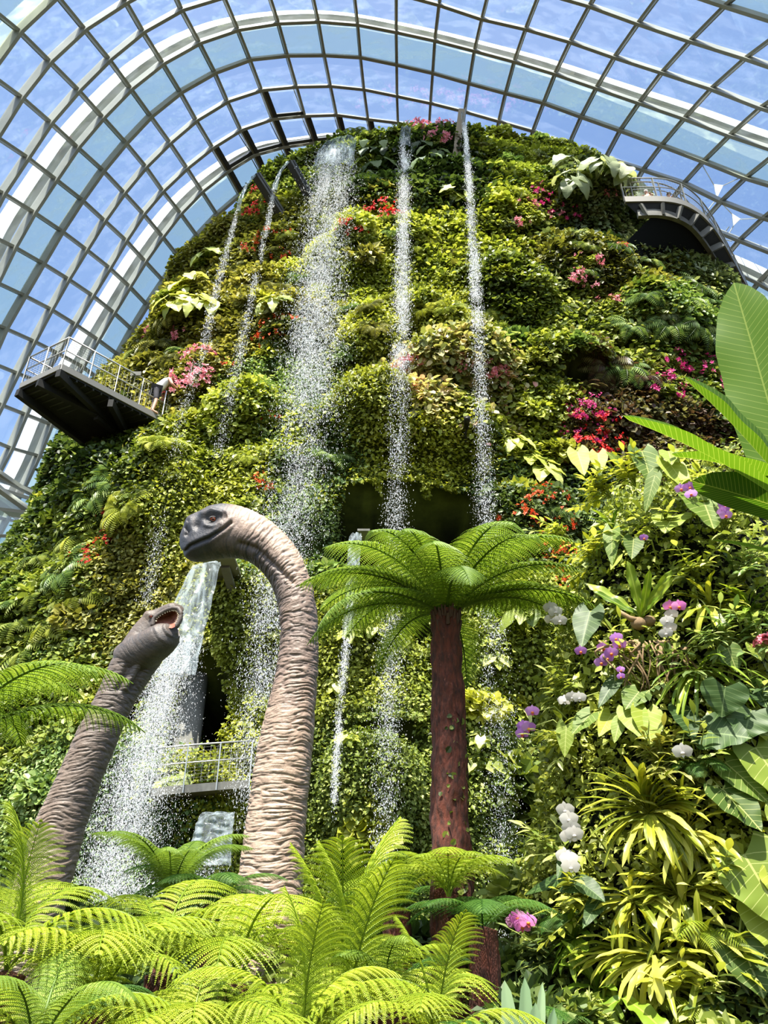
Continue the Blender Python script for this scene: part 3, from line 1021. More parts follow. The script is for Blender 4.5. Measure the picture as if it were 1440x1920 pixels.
def add_eye(P, px, py, r, parent, root_loc):
    c = surface_at(P, px, py)
    toc = nrm(ORG - c)
    g = Geo().ball((0, 0, 0), r, 14)
    e = g.build('eye', M['eye'], parent, True)
    e.location = Vector(c - toc * r * 0.35 - root_loc)
    g = Geo().ball(toc * r * 0.72 + np.array([-0.1, 0, 0.02]) * r, r * 0.42, 8)
    g.build('pupil', M['pupil'], e, True)
    g = Geo()
    X, Y_, Z = frame(toc, 0, (0, 0, 1))
    for sgn in (1, -1):
        a = np.linspace(0.1, np.pi - 0.1, 14)
        ring = np.stack([np.cos(a) * r * 1.25, np.sin(a) * r * 0.72 * sgn, 0.62 * r + 0 * a], -1) @ np.stack([X, Y_, Z])
        g.tube(ring, r * 0.24, 7, 0.08)
    l_ = g.build('eyelid', M['dino_skin'], e, True)
    return e


add_eye(P, 396, 971, 0.036, dino1, np.array(dino1.location))

# ---- the small one, mouth open
S2 = [
    (-40, 1950, 60, 1960, 1, 1, 2), (-22, 1850, 78, 1860, 1, 1, 2), (-8, 1790, 94, 1800, 1, 1, 2), (2, 1745, 108, 1748, 1, 1, 2), (22, 1680, 124, 1680, 1, 1, 2), (45, 1615, 143, 1612, 1, 1, 2), (65, 1550, 160, 1547, 1, 1, 2),
    (90, 1498, 178, 1492, 1, 1, 2), (110, 1455, 194, 1447, 1, 1, 2), (128, 1415, 211, 1407, 1, 1, 2), (146, 1374, 226, 1370, 1, 1, 2), (167, 1334, 241, 1335, 1, 1, 2),
    (186, 1297, 258, 1303, 1, .9, 2), (200, 1265, 276, 1276, 1, .8, 2), (213, 1237, 292, 1253, 1, .6, 2), (228, 1212, 302, 1238, .95, .35, 2.1), (240, 1194, 306, 1222, .9, .2, 2.2),
    (252, 1176, 304, 1206, .85, .12, 2.2), (266, 1160, 302, 1190, .82, .1, 2.2), (280, 1149, 306, 1176, .8, .08, 2.2), (298, 1141, 316, 1164, .9, .06, 2.2), (314, 1134, 328, 1158, 1.1, .05, 2.2), (327, 1131, 338, 1150, 1.3, .04, 2.1), (337, 1134, 342, 1144, 1.3, .02, 2)]


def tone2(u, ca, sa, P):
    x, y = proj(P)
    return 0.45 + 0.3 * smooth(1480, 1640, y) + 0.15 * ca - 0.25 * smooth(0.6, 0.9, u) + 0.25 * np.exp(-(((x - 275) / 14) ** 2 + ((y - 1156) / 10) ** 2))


dino2 = tag(empty('dinosaur_statue', at(20, 1950, 8.4)), 'smaller long-necked dinosaur statue raising its head with the mouth wide open', 'dinosaur statue')
dl2 = np.array(dino2.location)


def groove2(P):
    x, y = proj(P)
    g_ = -0.045 * np.exp(-(seg_d(P, [(283, 1238), (262, 1262), (248, 1290)]) / 5) ** 2)
    g_ = g_ - 0.04 * np.exp(-(seg_d(P, [(250, 1232), (238, 1255), (222, 1290)]) / 6) ** 2)
    g_ = g_ + 0.03 * np.exp(-(seg_d(P, [(268, 1232), (252, 1262), (236, 1290)]) / 6) ** 2)
    g_ = g_ + 0.03 * np.exp(-(((x - 278) / 9) ** 2 + ((y - 1151) / 8) ** 2))
    return g_


P2, C2, h2, e12, e22, tn2 = loft(S2, 8.4, 760, 120, 0.011, ([0, 0.82, 0.9, 1], [8.4, 8.4, 8.35, 8.2]), tone2, groove2)
g = Geo()
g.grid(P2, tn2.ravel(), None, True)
g.add(np.vstack([P2[-1], P2[-1].mean(0) + (C2[-1] - C2[-4]) * 0.5]), [(i, (i + 1) % 120, 120) for i in range(120)], None, 0.3)
b2 = g.build('body', M['dino_skin_dark'], dino2, True)
b2.location = Vector(-dl2)
# lower jaw: hinged below, blunt and deep
SJ = [(232, 1206, 262, 1262, 1, .3, 2), (252, 1192, 284, 1250, 1, .2, 2.1), (268, 1186, 302, 1236, 1.05, .12, 2.3), (284, 1178, 314, 1224, 1.1, .08, 2.4), (300, 1170, 324, 1210, 1.12, .05, 2.4),
      (314, 1169, 328, 1196, 1.1, .05, 2.3), (324, 1174, 329, 1188, 1.0, .02, 2)]
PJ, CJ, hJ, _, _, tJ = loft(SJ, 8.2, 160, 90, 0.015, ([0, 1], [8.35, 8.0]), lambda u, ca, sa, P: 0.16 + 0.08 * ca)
g = Geo()
g.grid(PJ, tJ.ravel(), None, True)
g.add(np.vstack([PJ[-1], PJ[-1].mean(0)]), [(i, (i + 1) % 90, 90) for i in range(90)], None, 0.16)
jw = g.build('lower_jaw', M['dino_skin_dark'], dino2, True)
jw.location = Vector(-dl2)
# roof of the mouth with its gum rim and teeth, seen from below
rim = np.array([(286, 1174), (289, 1160), (298, 1152), (312, 1144), (325, 1140), (335, 1141), (340, 1150), (338, 1162), (332, 1174), (322, 1178)], float)
rimc = rim.mean(0)
tt = np.linspace(0, len(rim) - 1, 44)
rx = np.interp(tt, range(len(rim)), rim[:, 0])
ry = np.interp(tt, range(len(rim)), rim[:, 1])
yd = 8.02 + 0.12 * (rx - 286) / 60 * -1 + 0.0 * ry
O3 = np.array([at(a, b, y) for a, b, y in zip(rx, ry, yd)])
g = Geo()
rings = [O3]
cen = at(*rimc, 8.0)
for s_, dp in ((0.82, 0.03), (0.6, 0.09), (0.3, 0.13), (0.02, 0.14)):
    rings.append(cen + (O3 - cen) * s_ + np.array([-0.35, 0.75, 0.5]) * dp)
g.grid(np.stack(rings), 0.5, None, True)
ml = g.build('mouth_lining', M['mouth'], dino2, True)
ml.location = Vector(-dl2)
g = Geo()
lipc = np.vstack([O3, O3[:1]])
g.tube(O3[:40], 0.026, 9, 0.22)
lp = g.build('lip', M['dino_skin_dark'], dino2, True)
lp.location = Vector(-dl2)
for k in range(3, 38, 2):
    p = O3[k] * 0.9 + cen * 0.1
    dr = nrm(cen - O3[k] + np.array([0.02, -0.12, -0.1]))
    g = Geo().tube([p, p + dr * 0.018, p + dr * 0.034], [0.0085, 0.007, 0.002], 6)
    t_ = g.build('tooth', M['tooth'], dino2, True)
    t_.location = Vector(-dl2)
add_eye(P2, 279, 1153, 0.02, dino2, dl2)


# ------------------------------------------------------------------ fronds
def rachis(L, e0, e1, p=1.3, n=40, side=0.0):
    t = np.linspace(0, 1, n)
    a = np.radians(e0 + (e1 - e0) * t ** p)
    d = np.stack([side * t ** 2, np.cos(a), np.sin(a)], -1)
    d = nrm(d)
    P = np.vstack([[0, 0, 0], np.cumsum((d[1:] + d[:-1]) / 2 * L / (n - 1), axis=0)])
    return P, d


def frond_geo(rng, L=1.0, e0=60, e1=-20, p=1.3, pairs=22, wmax=0.30, bare=0.12, droop=0.25, pinnules=16, tone0=0.5, side=0.0, fwd=0.35, plen=0.085):
    """a tree-fern frond: stalk, feather branches (pinnae), each with its rows of leaflets. Grows along +Y."""
    P, D = rachis(L, e0, e1, p, 48, side)
    g = Geo()
    r = np.linspace(0.011, 0.0025, 48) * L
    g.tube(P, r, 6, 0.15, False)
    X = nrm(np.cross(D, [0, 0, 1.0]))
    U = np.cross(X, D)
    tv = bare + (1 - bare) * (np.arange(pairs) + 0.5) / pairs
    Vt = np.array([(0, 0, 0), (0.16, 0.4, 0.02), (0, 1, -0.10), (-0.16, 0.4, 0.02)])
    PP, BB, SS, TT = [], [], [], []
    for q in tv:
        fi = q * 47
        k = int(min(fi, 46))
        f = fi - k
        c = P[k] * (1 - f) + P[k + 1] * f
        d, x, u = D[k], X[k], U[k]
        w = wmax * L * (math.sin(math.pi * min(1, (q - bare) / (1 - bare) * 0.9 + 0.12)) ** 0.75) * rng.uniform(0.92, 1.06)
        for sg in (-1, 1):
            ax = nrm(sg * x + d * (fwd + 0.5 * q) + u * 0.10)
            m = 9
            s = np.linspace(0, 1, m)[:, None]
            line = c + ax * w * s - np.array([0, 0, 1.0]) * w * droop * s ** 2 + d * 0.10 * w * s ** 2
            g.tube(line, np.linspace(0.004, 0.001, m) * L, 3, 0.3, False)
            npn = max(5, int(pinnules * (0.45 + 0.55 * w / (wmax * L))))
            sv = (np.arange(npn) + 0.6) / npn
            pc = np.stack([np.interp(sv, s[:, 0], line[:, a]) for a in range(3)], -1)
            dl = nrm(np.gradient(pc, axis=0))
            nn = nrm(np.cross(dl, np.cross(u, dl)))
            lat = np.cross(dl, nn)
            ll = plen * L * (1 - 0.80 * sv ** 2.2) * (0.55 + 0.45 * w / (wmax * L))
            for s2 in (-1, 1):
                y = nrm(lat * s2 + dl * 0.45)
                PP.append(pc)
                BB.append(bases(y, nn + rng.normal(0, 0.08, nn.shape)))
                SS.append(np.stack([ll, ll, ll], -1))
                TT.append(np.clip(tone0 + rng.normal(0, 0.12) + 0.1 * sv + rng.normal(0, 0.06, len(sv)), 0, 1))
    BBx = np.concatenate(BB)
    SSx = np.concatenate(SS)
    g.scatter(Vt * [1.25, 1, 1], None, [(0, 1, 2, 3)], np.concatenate(PP), BBx, SSx, np.concatenate(TT))
    return g


fr = np.random.default_rng(21)


def frond_set(n, mat, **kw):
    out = []
    for k in range(n):
        q = dict(kw)
        for a in ('e0', 'e1', 'wmax', 'droop', 'p'):
            if a in q:
                q[a] = q[a] * fr.uniform(0.9, 1.1) + (fr.uniform(-5, 5) if a in ('e0', 'e1') else 0)
        q['side'] = fr.uniform(-0.15, 0.15)
        out.append(frond_geo(fr, **q).mesh('frond', mat))
    return out


FR_CROWN = frond_set(5, M['fern_green'], e0=68, e1=-18, p=1.5, pairs=30, wmax=0.22, bare=0.08, droop=0.55, pinnules=20, plen=0.024)
FR_BRIGHT = frond_set(6, M['fern_bright'], e0=70, e1=-42, p=1.15, pairs=16, wmax=0.36, bare=0.14, droop=0.5, pinnules=30, plen=0.026)
FR_UP = frond_set(3, M['fern_bright'], e0=84, e1=48, p=1.6, pairs=17, wmax=0.40, bare=0.24, droop=0.55, pinnules=30, plen=0.027, fwd=0.75)
FR_DEEP = frond_set(4, M['fern_deep'], e0=50, e1=-40, p=1.2, pairs=20, wmax=0.30, bare=0.10, droop=0.45, pinnules=18, plen=0.034)
FR_SIMPLE = [None] * 3


def put_frond(parent, meshes, az, tilt, s, k=None, loc=(0, 0, 0), roll=0.0):
    me = meshes[(k if k is not None else random.randrange(len(meshes))) % len(meshes)]
    R = Matrix.Rotation(az, 4, 'Z') @ Matrix.Rotation(tilt, 4, 'X') @ Matrix.Rotation(roll, 4, 'Y')
    Mx = Matrix.Translation(Vector(loc)) @ R @ Matrix.Scale(s, 4)
    return inst('frond', me, parent, Mx)


def fern_trunk(root_, top_, bot, r0, r1, name='trunk', lean=0.0):
    """fibrous trunk from bot to top_ (both relative to root_)"""
    n, k = 90, 40
    t = np.linspace(0, 1, n)
    C_ = np.outer(1 - t, bot) + np.outer(t, top_)
    C_[:, 0] += lean * np.sin(t * np.pi)
    th = np.arange(k) * 2 * np.pi / k
    R_ = (r0 + (r1 - r0) * t)[:, None] * np.ones(k)[None]
    q = np.stack([np.cos(th)[None] * 3 + 0 * t[:, None], np.sin(th)[None] * 3 + 0 * t[:, None], t[:, None] * np.linalg.norm(np.subtract(top_, bot)) * 9 + 0 * th[None]], -1)
    R_ = R_ + r0 * (0.10 * noise3(q) + 0.09 * noise3(q * [4, 4, 1.6]))
    G_ = C_[:, None] + np.stack([np.cos(th)[None] * R_, np.sin(th)[None] * R_, 0 * R_], -1)
    g = Geo()
    g.grid(G_, 0.5, None, True)
    g.add(np.vstack([G_[-1], [G_[-1].mean(0) + [0, 0, 0.03]]]), [(i, (i + 1) % k, k) for i in range(k)])
    return g.build(name, M['trunk'], root_, True)


# ---- the tall tree fern
base = at(842, 1900, 6.0)
base[2] = 0
crown = at(836, 1150, 6.0)
tf = tag(empty('tree_fern', base), 'tall tree fern with thick rust brown trunk and wide umbrella crown before the mountain', 'tree fern')
tl = crown - base
fern_trunk(tf, tl, np.array([0.02, 0, 0]), 0.175, 0.112)
g = Geo()
for k in range(46):                                   # cut stalk bases under the crown
    a = k * 2.4
    z0 = tl[2] - 0.03 - 0.16 * random.random()
    p = np.array([tl[0] + math.cos(a) * 0.105, tl[1] + math.sin(a) * 0.105, z0])
    g.tube([p, p + np.array([math.cos(a) * 0.02, math.sin(a) * 0.02, 0.09])], [0.014, 0.009], 5)
g.build('stalk_base', M['stem_dark'], tf)
g = Geo()                                             # a little climber on the lower bark
nv = 260
zz = fr.random(nv) ** 1.4 * 2.6 + 0.6
an = fr.normal(-0.6, 0.55, nv)
rr_ = 0.17 - 0.055 * zz / 4
Pv = np.stack([tl[0] * zz / tl[2] + np.cos(an) * rr_, -np.abs(np.sin(an)) * rr_ - 0.01, zz], -1)
Nv = np.stack([np.cos(an), -np.abs(np.sin(an)), 0 * an], -1)
g.scatter(ROUND_V, ROUND_F, None, Pv, bases(fr.normal(0, 1, (nv, 3)) + [0, 0, -0.6], Nv, fr, 0.4), 0.03 + 0.03 * fr.random(nv), fr.random(nv))
tag(g.build('climber', M['leaf_mid'], tf), None, None, None, 'stuff')
ntf = 23
for k in range(ntf):
    az = k * 2 * math.pi / ntf * 1.0 + random.uniform(-0.1, 0.1)
    low = k % 5 == 2
    put_frond(tf, FR_CROWN, az, math.radians(random.uniform(-30, -13) - (34 if low else 0)), 1.33 * random.uniform(0.9, 1.08), k, tl + np.array([0, 0, -0.02]))
for az, tilt, s in ((1.50, -44, 1.3), (-1.72, -38, 1.45), (-1.35, -30, 1.55), (1.75, -22, 1.3)):
    put_frond(tf, FR_CROWN, az, math.radians(tilt), s, 1, tl)

# ---- ferns along the bottom of the picture
def fern_plant(px, py, Y, s, n, meshes, label, group=None, tilt=0.0, name='fern', trunk_r=0.09, azs=None, jit=6, mats=None):
    c = at(px, py, Y)
    b = np.array([c[0], c[1], 0])
    r = tag(empty(name, b), label, 'fern', group)
    tl_ = np.array([0, 0, c[2]])
    fern_trunk(r, tl_, np.zeros(3), trunk_r * 1.2, trunk_r, 'trunk')
    for k in range(n):
        az = (k * 2 * math.pi / n + random.uniform(-0.18, 0.18)) if azs is None else math.radians(azs[k])
        put_frond(r, meshes, az, math.radians(tilt + random.uniform(-jit, jit)), s * random.uniform(0.85, 1.1), k, tl_)
    return r


MIX = [FR_BRIGHT[0], FR_BRIGHT[1], FR_UP[0], FR_BRIGHT[2], FR_BRIGHT[3], FR_UP[1], FR_BRIGHT[4]]
MIXG = [FR_CROWN[0], FR_BRIGHT[1], FR_DEEP[0], FR_BRIGHT[4], FR_CROWN[3]]
fern_plant(300, 1830, 5.4, 1.0, 9, FR_BRIGHT, 'large bright yellow green fern spreading low between the two dinosaur necks', jit=14)
fern_plant(440, 1850, 5.0, 0.9, 8, FR_BRIGHT, 'bright fern in front of the foot of the large dinosaur neck', jit=14)
fern_plant(640, 1960, 5.0, 1.0, 8, MIX, 'bright yellow green fern with arching fronds between the large neck and the trunk', jit=14)
fern_plant(640, 1890, 5.2, 1.05, 3, FR_UP, 'upright lime fern with one tall feathered frond right of the large neck', azs=[178, 100, -75], tilt=2)
fern_plant(170, 1900, 4.6, 0.8, 9, FR_BRIGHT, 'yellow green fern with hanging fronds at the foot of the smaller dinosaur', jit=14)
fern_plant(842, 1690, 5.55, 0.55, 12, FR_BRIGHT, 'small lime fern crown wrapped round the tall fern trunk', tilt=10, trunk_r=0.06)
fern_plant(745, 1710, 5.9, 0.6, 8, MIXG, 'lime fern immediately left of the rust brown trunk', jit=12)
fern_plant(905, 1745, 5.4, 0.62, 8, FR_DEEP, 'dark green fern reaching right from the rust brown trunk')
fern_plant(815, 1975, 4.0, 0.6, 8, MIX, 'yellow fern low in front of the rust brown trunk', jit=14)
fern_plant(560, 1990, 4.2, 0.8, 9, MIX, 'bright fern lowest in the picture under the large dinosaur neck', jit=14)
fern_plant(350, 2000, 4.2, 0.75, 9, FR_BRIGHT, 'bright fern lowest in the picture between the two dinosaur necks', jit=14)
fern_plant(10, 1830, 4.4, 0.8, 8, MIX, 'bright fern beside the lower neck of the smaller dinosaur, cut by the picture edge', tilt=10, jit=12)
fern_plant(-130, 1420, 4.6, 1.25, 13, FR_CROWN, 'tree fern whose long fronds reach in over the smaller dinosaur neck', tilt=-14, name='tree_fern', jit=12)
fern_plant(318, 1690, 6.6, 0.85, 10, FR_CROWN, 'small umbrella fern with dark stalks standing before the spout sheet', tilt=-4, name='tree_fern', trunk_r=0.06)
fern_plant(395, 1700, 6.8, 0.75, 9, FR_DEEP, 'dark small fern behind the umbrella fern, close to the large neck', trunk_r=0.06)
fern_plant(950, 1960, 4.8, 0.6, 9, FR_DEEP, 'dark fern in the shade between the trunk and the orchid column', tilt=-6, jit=14)
fern_plant(60, 1990, 3.9, 0.7, 8, MIXG, 'bright fern in the lower corner beside the smaller dinosaur', jit=14)
fern_plant(715, 1900, 5.2, 0.7, 9, MIXG, 'shaded green fern just left of the foot of the rust brown trunk', jit=14)
fern_plant(430, 1990, 5.0, 0.7, 8, MIXG, 'green fern half hidden among the bright ferns under the large neck', jit=14)
fern_plant(230, 1990, 4.9, 0.7, 8, MIXG, 'green fern half hidden among the bright ferns beside the small neck', jit=14)


# ------------------------------------------------------------------ the viewing deck on the flank, with its visitor
def railing(P, H, parent, posts, wires=True, lean=None, name=('top_rail', 'rail_post', 'mid_rail', 'rail_mesh'), r=0.028):
    """posts and rails along P (on the deck edge)"""
    P = np.asarray(P, float)
    up = np.array([0, 0, H])
    L = 0 if lean is None else np.asarray(lean)
    Geo().tube(P + up + L, r, 7).build(name[0], M['rail'], parent, True)
    Geo().tube(P + up * 0.55 + np.asarray(L) * 0.55, r * 0.7, 6).build(name[2], M['rail'], parent, True)
    t = np.append(0, np.cumsum(np.linalg.norm(np.diff(P, axis=0), axis=1)))
    at_l = lambda d: np.array([np.interp(d, t, P[:, a]) for a in range(3)])
    for d in np.linspace(0, t[-1], posts):
        q = at_l(d)
        Geo().bar(q - [0, 0, 0.15], q + up + L, 0.07, 0.025, (1, 0.3, 0)).build(name[1], M['rail'], parent)
    if wires:
        g = Geo()
        for hh in np.linspace(0.08, 0.92, 11):
            g.tube(P + up * hh + np.asarray(L) * hh, 0.004, 3, 0.5, False)
        nn = int(t[-1] / 0.12)
        for d in np.linspace(0, t[-1], nn):
            q = at_l(d)
            g.tube([q + up * 0.05, q + up * 0.95 + np.asarray(L)], 0.003, 3, 0.5, False)
        g.build(name[3], M['mesh'], parent)


dz = 16.6
Ya = lambda px, py, z: (z - CAM_Z) * ray(px, py)[1] / ray(px, py)[2]
pz = lambda px, py, z: at(px, py, Ya(px, py, z))
A_ = pz(116, 686, dz)
B_ = pz(40, 722, dz)
C_ = pz(345, 806, dz)
D_ = B_ + (C_ - A_) * 0.7 + np.array([0.6, 0.6, 0])
deck = tag(empty('viewing_deck', A_), 'dark pointed viewing deck jutting from the mountain flank over the smaller dinosaur', 'viewing deck')
dO = -A_
tri = lambda g, L_: g
g = Geo()
topv = np.array([A_, B_, D_, C_]) + dO
bot_ = topv - [0, 0, 0.22]
g.add(np.vstack([topv, bot_]), None, [(0, 1, 2, 3), (7, 6, 5, 4), (0, 4, 5, 1), (1, 5, 6, 2), (2, 6, 7, 3), (3, 7, 4, 0)])
g.build('deck_slab', M['deck_dark'], deck)
g = Geo()
for a, b in ((A_, B_), (A_, C_)):
    g.bar(a + dO + [0, 0, -0.06], b + dO + [0, 0, -0.06], 0.10, 0.20)
g.build('edge_beam', M['deck_edge'], deck)
foot = at(160, 832, 20.6) + dO
foot2 = at(250, 836, 21.0) + dO
g = Geo()
inn = [topv[0] - [0, 0, 0.25], topv[1] - [0, 0, 0.25], foot, foot2]
g.add([inn[1] + [0, 0.05, 0], inn[0] + [0.05, 0.05, 0], foot, foot2, topv[3] - [0, 0, .25]], [(0, 2, 3), (0, 3, 1), (1, 3, 4)], None)
g.build('underside_plate', M['deck_dark'], deck)
g = Geo()
mid = (topv[0] + topv[2]) / 2 - [0, 0, 0.4]
for a, b in ((inn[0], foot2), (inn[1], foot), (mid, foot2), (inn[1] * .5 + inn[0] * .5, mid), (inn[0] * .6 + topv[3] * .4 - [0, 0, .2], foot2)):
    g.bar(np.asarray(a) - [0, 0.1, 0.1], np.asarray(b) - [0, 0.1, 0], 0.16, 0.26)
g.build('support_beam', M['deck_dark'], deck)
g = Geo()
for k in range(1, 16):
    t = k / 16
    a = topv[0] * (1 - t) + topv[3] * t - [0, 0, 0.25]
    b = topv[1] * (1 - t) + topv[2] * t - [0, 0, 0.25]
    g.bar(a, b, 0.05, 0.07)
g.build('floor_joist', M['steel_dark'], deck)
railing(np.array([B_, A_]) + dO, 1.1, deck, 3)
railing(np.array([A_, A_ * .5 + C_ * .5, C_]) + dO, 1.1, deck, 6)
railing(np.array([B_, D_]) + dO, 1.1, deck, 5)
sg = pz(230, 690, dz + 1.3) + dO
g = Geo()
pq = (A_ * 0.47 + C_ * 0.53) + dO + [0, 0, 1.12]
g.box(pq, (0.34, 0.04, 0.16))
g.build('rail_sign', M['concrete'], deck)


def person(px, py, z, H, az, pose, label, parts, top_mat, low_mat, hair_mat='hair'):
    """a standing figure; joints in metres, facing +Y before turning by az"""
    p = pz(px, py, z) + np.array(pose.get('off', (0, 0, 0)))
    o = tag(empty('person', p, (0, 0, az)), label, 'person')
    s = H / 1.75
    lean = pose.get('lean', 0.25)
    J = {'pelvis': (0, 0, .95), 'chest': (0, lean * .8, 1.28), 'neck': (0, lean * 1.2, 1.47), 'head': (0, lean * 1.5 + .02, 1.62), 'crown': (0, lean * 1.55, 1.74),
         'shl': (-.18, lean * 1.05, 1.42), 'shr': (.18, lean * 1.05, 1.42), 'ell': (-.27, lean + .12, 1.16), 'elr': (.27, lean + .12, 1.16), 'hal': (-.16, lean + .36, 1.08), 'har': (.16, lean + .36, 1.08),
         'hil': (-.1, 0, .9), 'hir': (.1, 0, .9), 'knl': (-.12, .04, .5), 'knr': (.12, .06, .5), 'anl': (-.12, -.02, .08), 'anr': (.13, .0, .08), 'tol': (-.13, .16, .03), 'tor': (.14, .18, .03)}
    E = [('pelvis', 'chest'), ('chest', 'neck'), ('neck', 'head'), ('head', 'crown'), ('chest', 'shl'), ('chest', 'shr'), ('shl', 'ell'), ('ell', 'hal'), ('shr', 'elr'), ('elr', 'har'),
         ('pelvis', 'hil'), ('pelvis', 'hir'), ('hil', 'knl'), ('knl', 'anl'), ('anl', 'tol'), ('hir', 'knr'), ('knr', 'anr'), ('anr', 'tor')]
    Rd = {'pelvis': .15, 'chest': .15, 'neck': .06, 'head': .095, 'crown': .07, 'shl': .07, 'shr': .07, 'ell': .045, 'elr': .045, 'hal': .035, 'har': .035, 'hil': .1, 'hir': .1, 'knl': .06, 'knr': .06,
          'anl': .042, 'anr': .042, 'tol': .03, 'tor': .03}

    def skin(name, keys, mat, grow, parent, root_):
        ks = [k for k in J if k in keys]
        me = bpy.data.meshes.new(name)
        me.from_pydata([tuple(c * s for c in J[k]) for k in ks], [(ks.index(a), ks.index(b)) for a, b in E if a in ks and b in ks], [])
        ob = bpy.data.objects.new(name, me)
        COL.objects.link(ob)
        ob.parent = parent
        md = ob.modifiers.new('skin', 'SKIN')
        for v, k in zip(me.skin_vertices[0].data, ks):
            v.radius = ((Rd[k] * grow) * s,) * 2
            v.use_root = (k == root_)
        sb = ob.modifiers.new('sub', 'SUBSURF')
        sb.levels = sb.render_levels = 2
        md.use_smooth_shade = True
        me.materials.append(mat)
        return ob

    body = skin('body', set(J), M['skin'], 1.0, o, 'pelvis')
    skin('shirt', {'pelvis', 'chest', 'neck', 'shl', 'shr'}, M[top_mat], 1.12, o, 'pelvis')
    skin('shorts', {'pelvis', 'hil', 'hir', 'knl', 'knr'}, M[low_mat], 1.14, o, 'pelvis')
    g = Geo()
    hc = np.array(J['head']) * s
    g.ball(hc + np.array([0, -0.02, 0.035]) * s, np.array([0.108, 0.118, 0.11]) * s, 10)
    g.build('hair', M[hair_mat], o, True)
    g = Geo()
    fy = np.array([0, 0.095, 0]) * s
    g.ball(hc + fy, 0.016 * s, 5).ball(hc + fy + np.array([-.035, -.012, .02]) * s, 0.011 * s, 5).ball(hc + fy + np.array([.035, -.012, .02]) * s, 0.011 * s, 5)
    g.build('face', M['skin'], o, True)
    for sx in (-1, 1):                                  # hands closed on the rail
        hp = np.array(J['hal' if sx < 0 else 'har']) * s
        g = Geo()
        g.ball(hp, np.array([.042, .05, .02]) * s, 6)
        for q in range(4):
            b_ = hp + np.array([(q - 1.5) * .02, .045, 0]) * s
            g.tube([b_, b_ + np.array([0, .035, -.005]) * s, b_ + np.array([0, .045, -.035]) * s], [.010 * s, .009 * s, .007 * s], 5)
        g.tube([hp + np.array([-sx * .04, 0, 0]) * s, hp + np.array([-sx * .06, .04, -.01]) * s], [.011 * s, .009 * s], 5)
        g.build('hand', M['skin'], o, True)
    return o


person(283, 778, dz + 0.0, 1.85, math.radians(-62), {'lean': 0.3}, 'person in white top and dark shorts leaning on the deck railing', None, 'white_cloth', 'dark_cloth')

# ------------------------------------------------------------------ the curved walkway on the other side
wz = 27.2
outer = [(1170, 372), (1215, 371), (1250, 371), (1282, 378), (1312, 396), (1336, 424), (1356, 456), (1378, 498), (1398, 535), (1416, 575), (1440, 640)]
inner = [(1195, 402), (1224, 400), (1250, 402), (1276, 410), (1297, 424), (1316, 448), (1334, 474), (1354, 512), (1376, 550), (1398, 592), (1424, 655)]
_t = np.linspace(0, 10, 61)
sm = lambda L_: np.stack([np.interp(_t, range(11), np.array(L_)[:, 0]), np.interp(_t, range(11), np.array(L_)[:, 1])], -1)


def smoothline(L_):
    q = sm(L_)
    for _ in range(14):
        q[1:-1] = (q[:-2] + 2 * q[1:-1] + q[2:]) / 4
    return q


OE = np.array([pz(x, y, wz) for x, y in smoothline(outer)])
IE = np.array([pz(x, y, wz - 0.7) for x, y in smoothline(inner)])
wk = tag(empty('curved_walkway', OE[20]), 'dark curved aerial walkway sweeping out from behind the elephant ear leaves', 'walkway')
wO = -OE[20]
g = Geo()
oe, ie = OE + wO, IE + wO
g.grid(np.stack([oe, oe - [0, 0, .28], ie, ie + [0, 0, .3], oe], 1))
g.build('walkway_slab', M['deck_dark'], wk)
g = Geo()
g.sweep(oe - [0, 0, 0.12], np.tile([0, 0, 1.0], (61, 1)), 0.14, 0.3)
g.build('outer_beam', M['deck_edge'], wk)
g = Geo()
g.sweep(ie + [0, 0, 0.0], np.tile([0, 0, 1.0], (61, 1)), 0.16, 0.35)
g.build('inner_beam', M['concrete'], wk)
for k in range(4, 60, 6):
    Geo().bar(oe[k] - [0, 0, .36], ie[k] - [0, 0, .1], 0.10, 0.3).build('cross_rib', M['concrete'], wk)
lean = (OE - IE)
lean = nrm(lean * [1, 1, 0]) * 0.25
railing(oe, 1.2, wk, 11, True, lean.mean(0) * 0)
railing(ie + [0, 0, .9], 1.0, wk, 11, False)
# black sheet added in the walkway's curve, standing in for shade
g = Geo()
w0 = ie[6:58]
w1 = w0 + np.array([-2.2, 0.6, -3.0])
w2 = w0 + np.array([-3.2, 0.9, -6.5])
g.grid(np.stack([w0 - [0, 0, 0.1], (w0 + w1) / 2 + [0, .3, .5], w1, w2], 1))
g.build('shade_sheet', M['shade_black'], wk, True)
person(1238, 366, wz, 1.45, math.radians(150), {'lean': 0.1, 'off': (0, 1.0, 0)}, 'person in white sitting behind the curved walkway railing, nearest the leaves', None, 'white_cloth', 'white_cloth', 'white_cloth')
person(1285, 374, wz, 1.5, math.radians(200), {'lean': 0.2, 'off': (-.2, 1.1, 0)}, 'person in pale clothes leaning behind the second railing post of the curved walkway', None, 'white_cloth', 'dark_cloth')

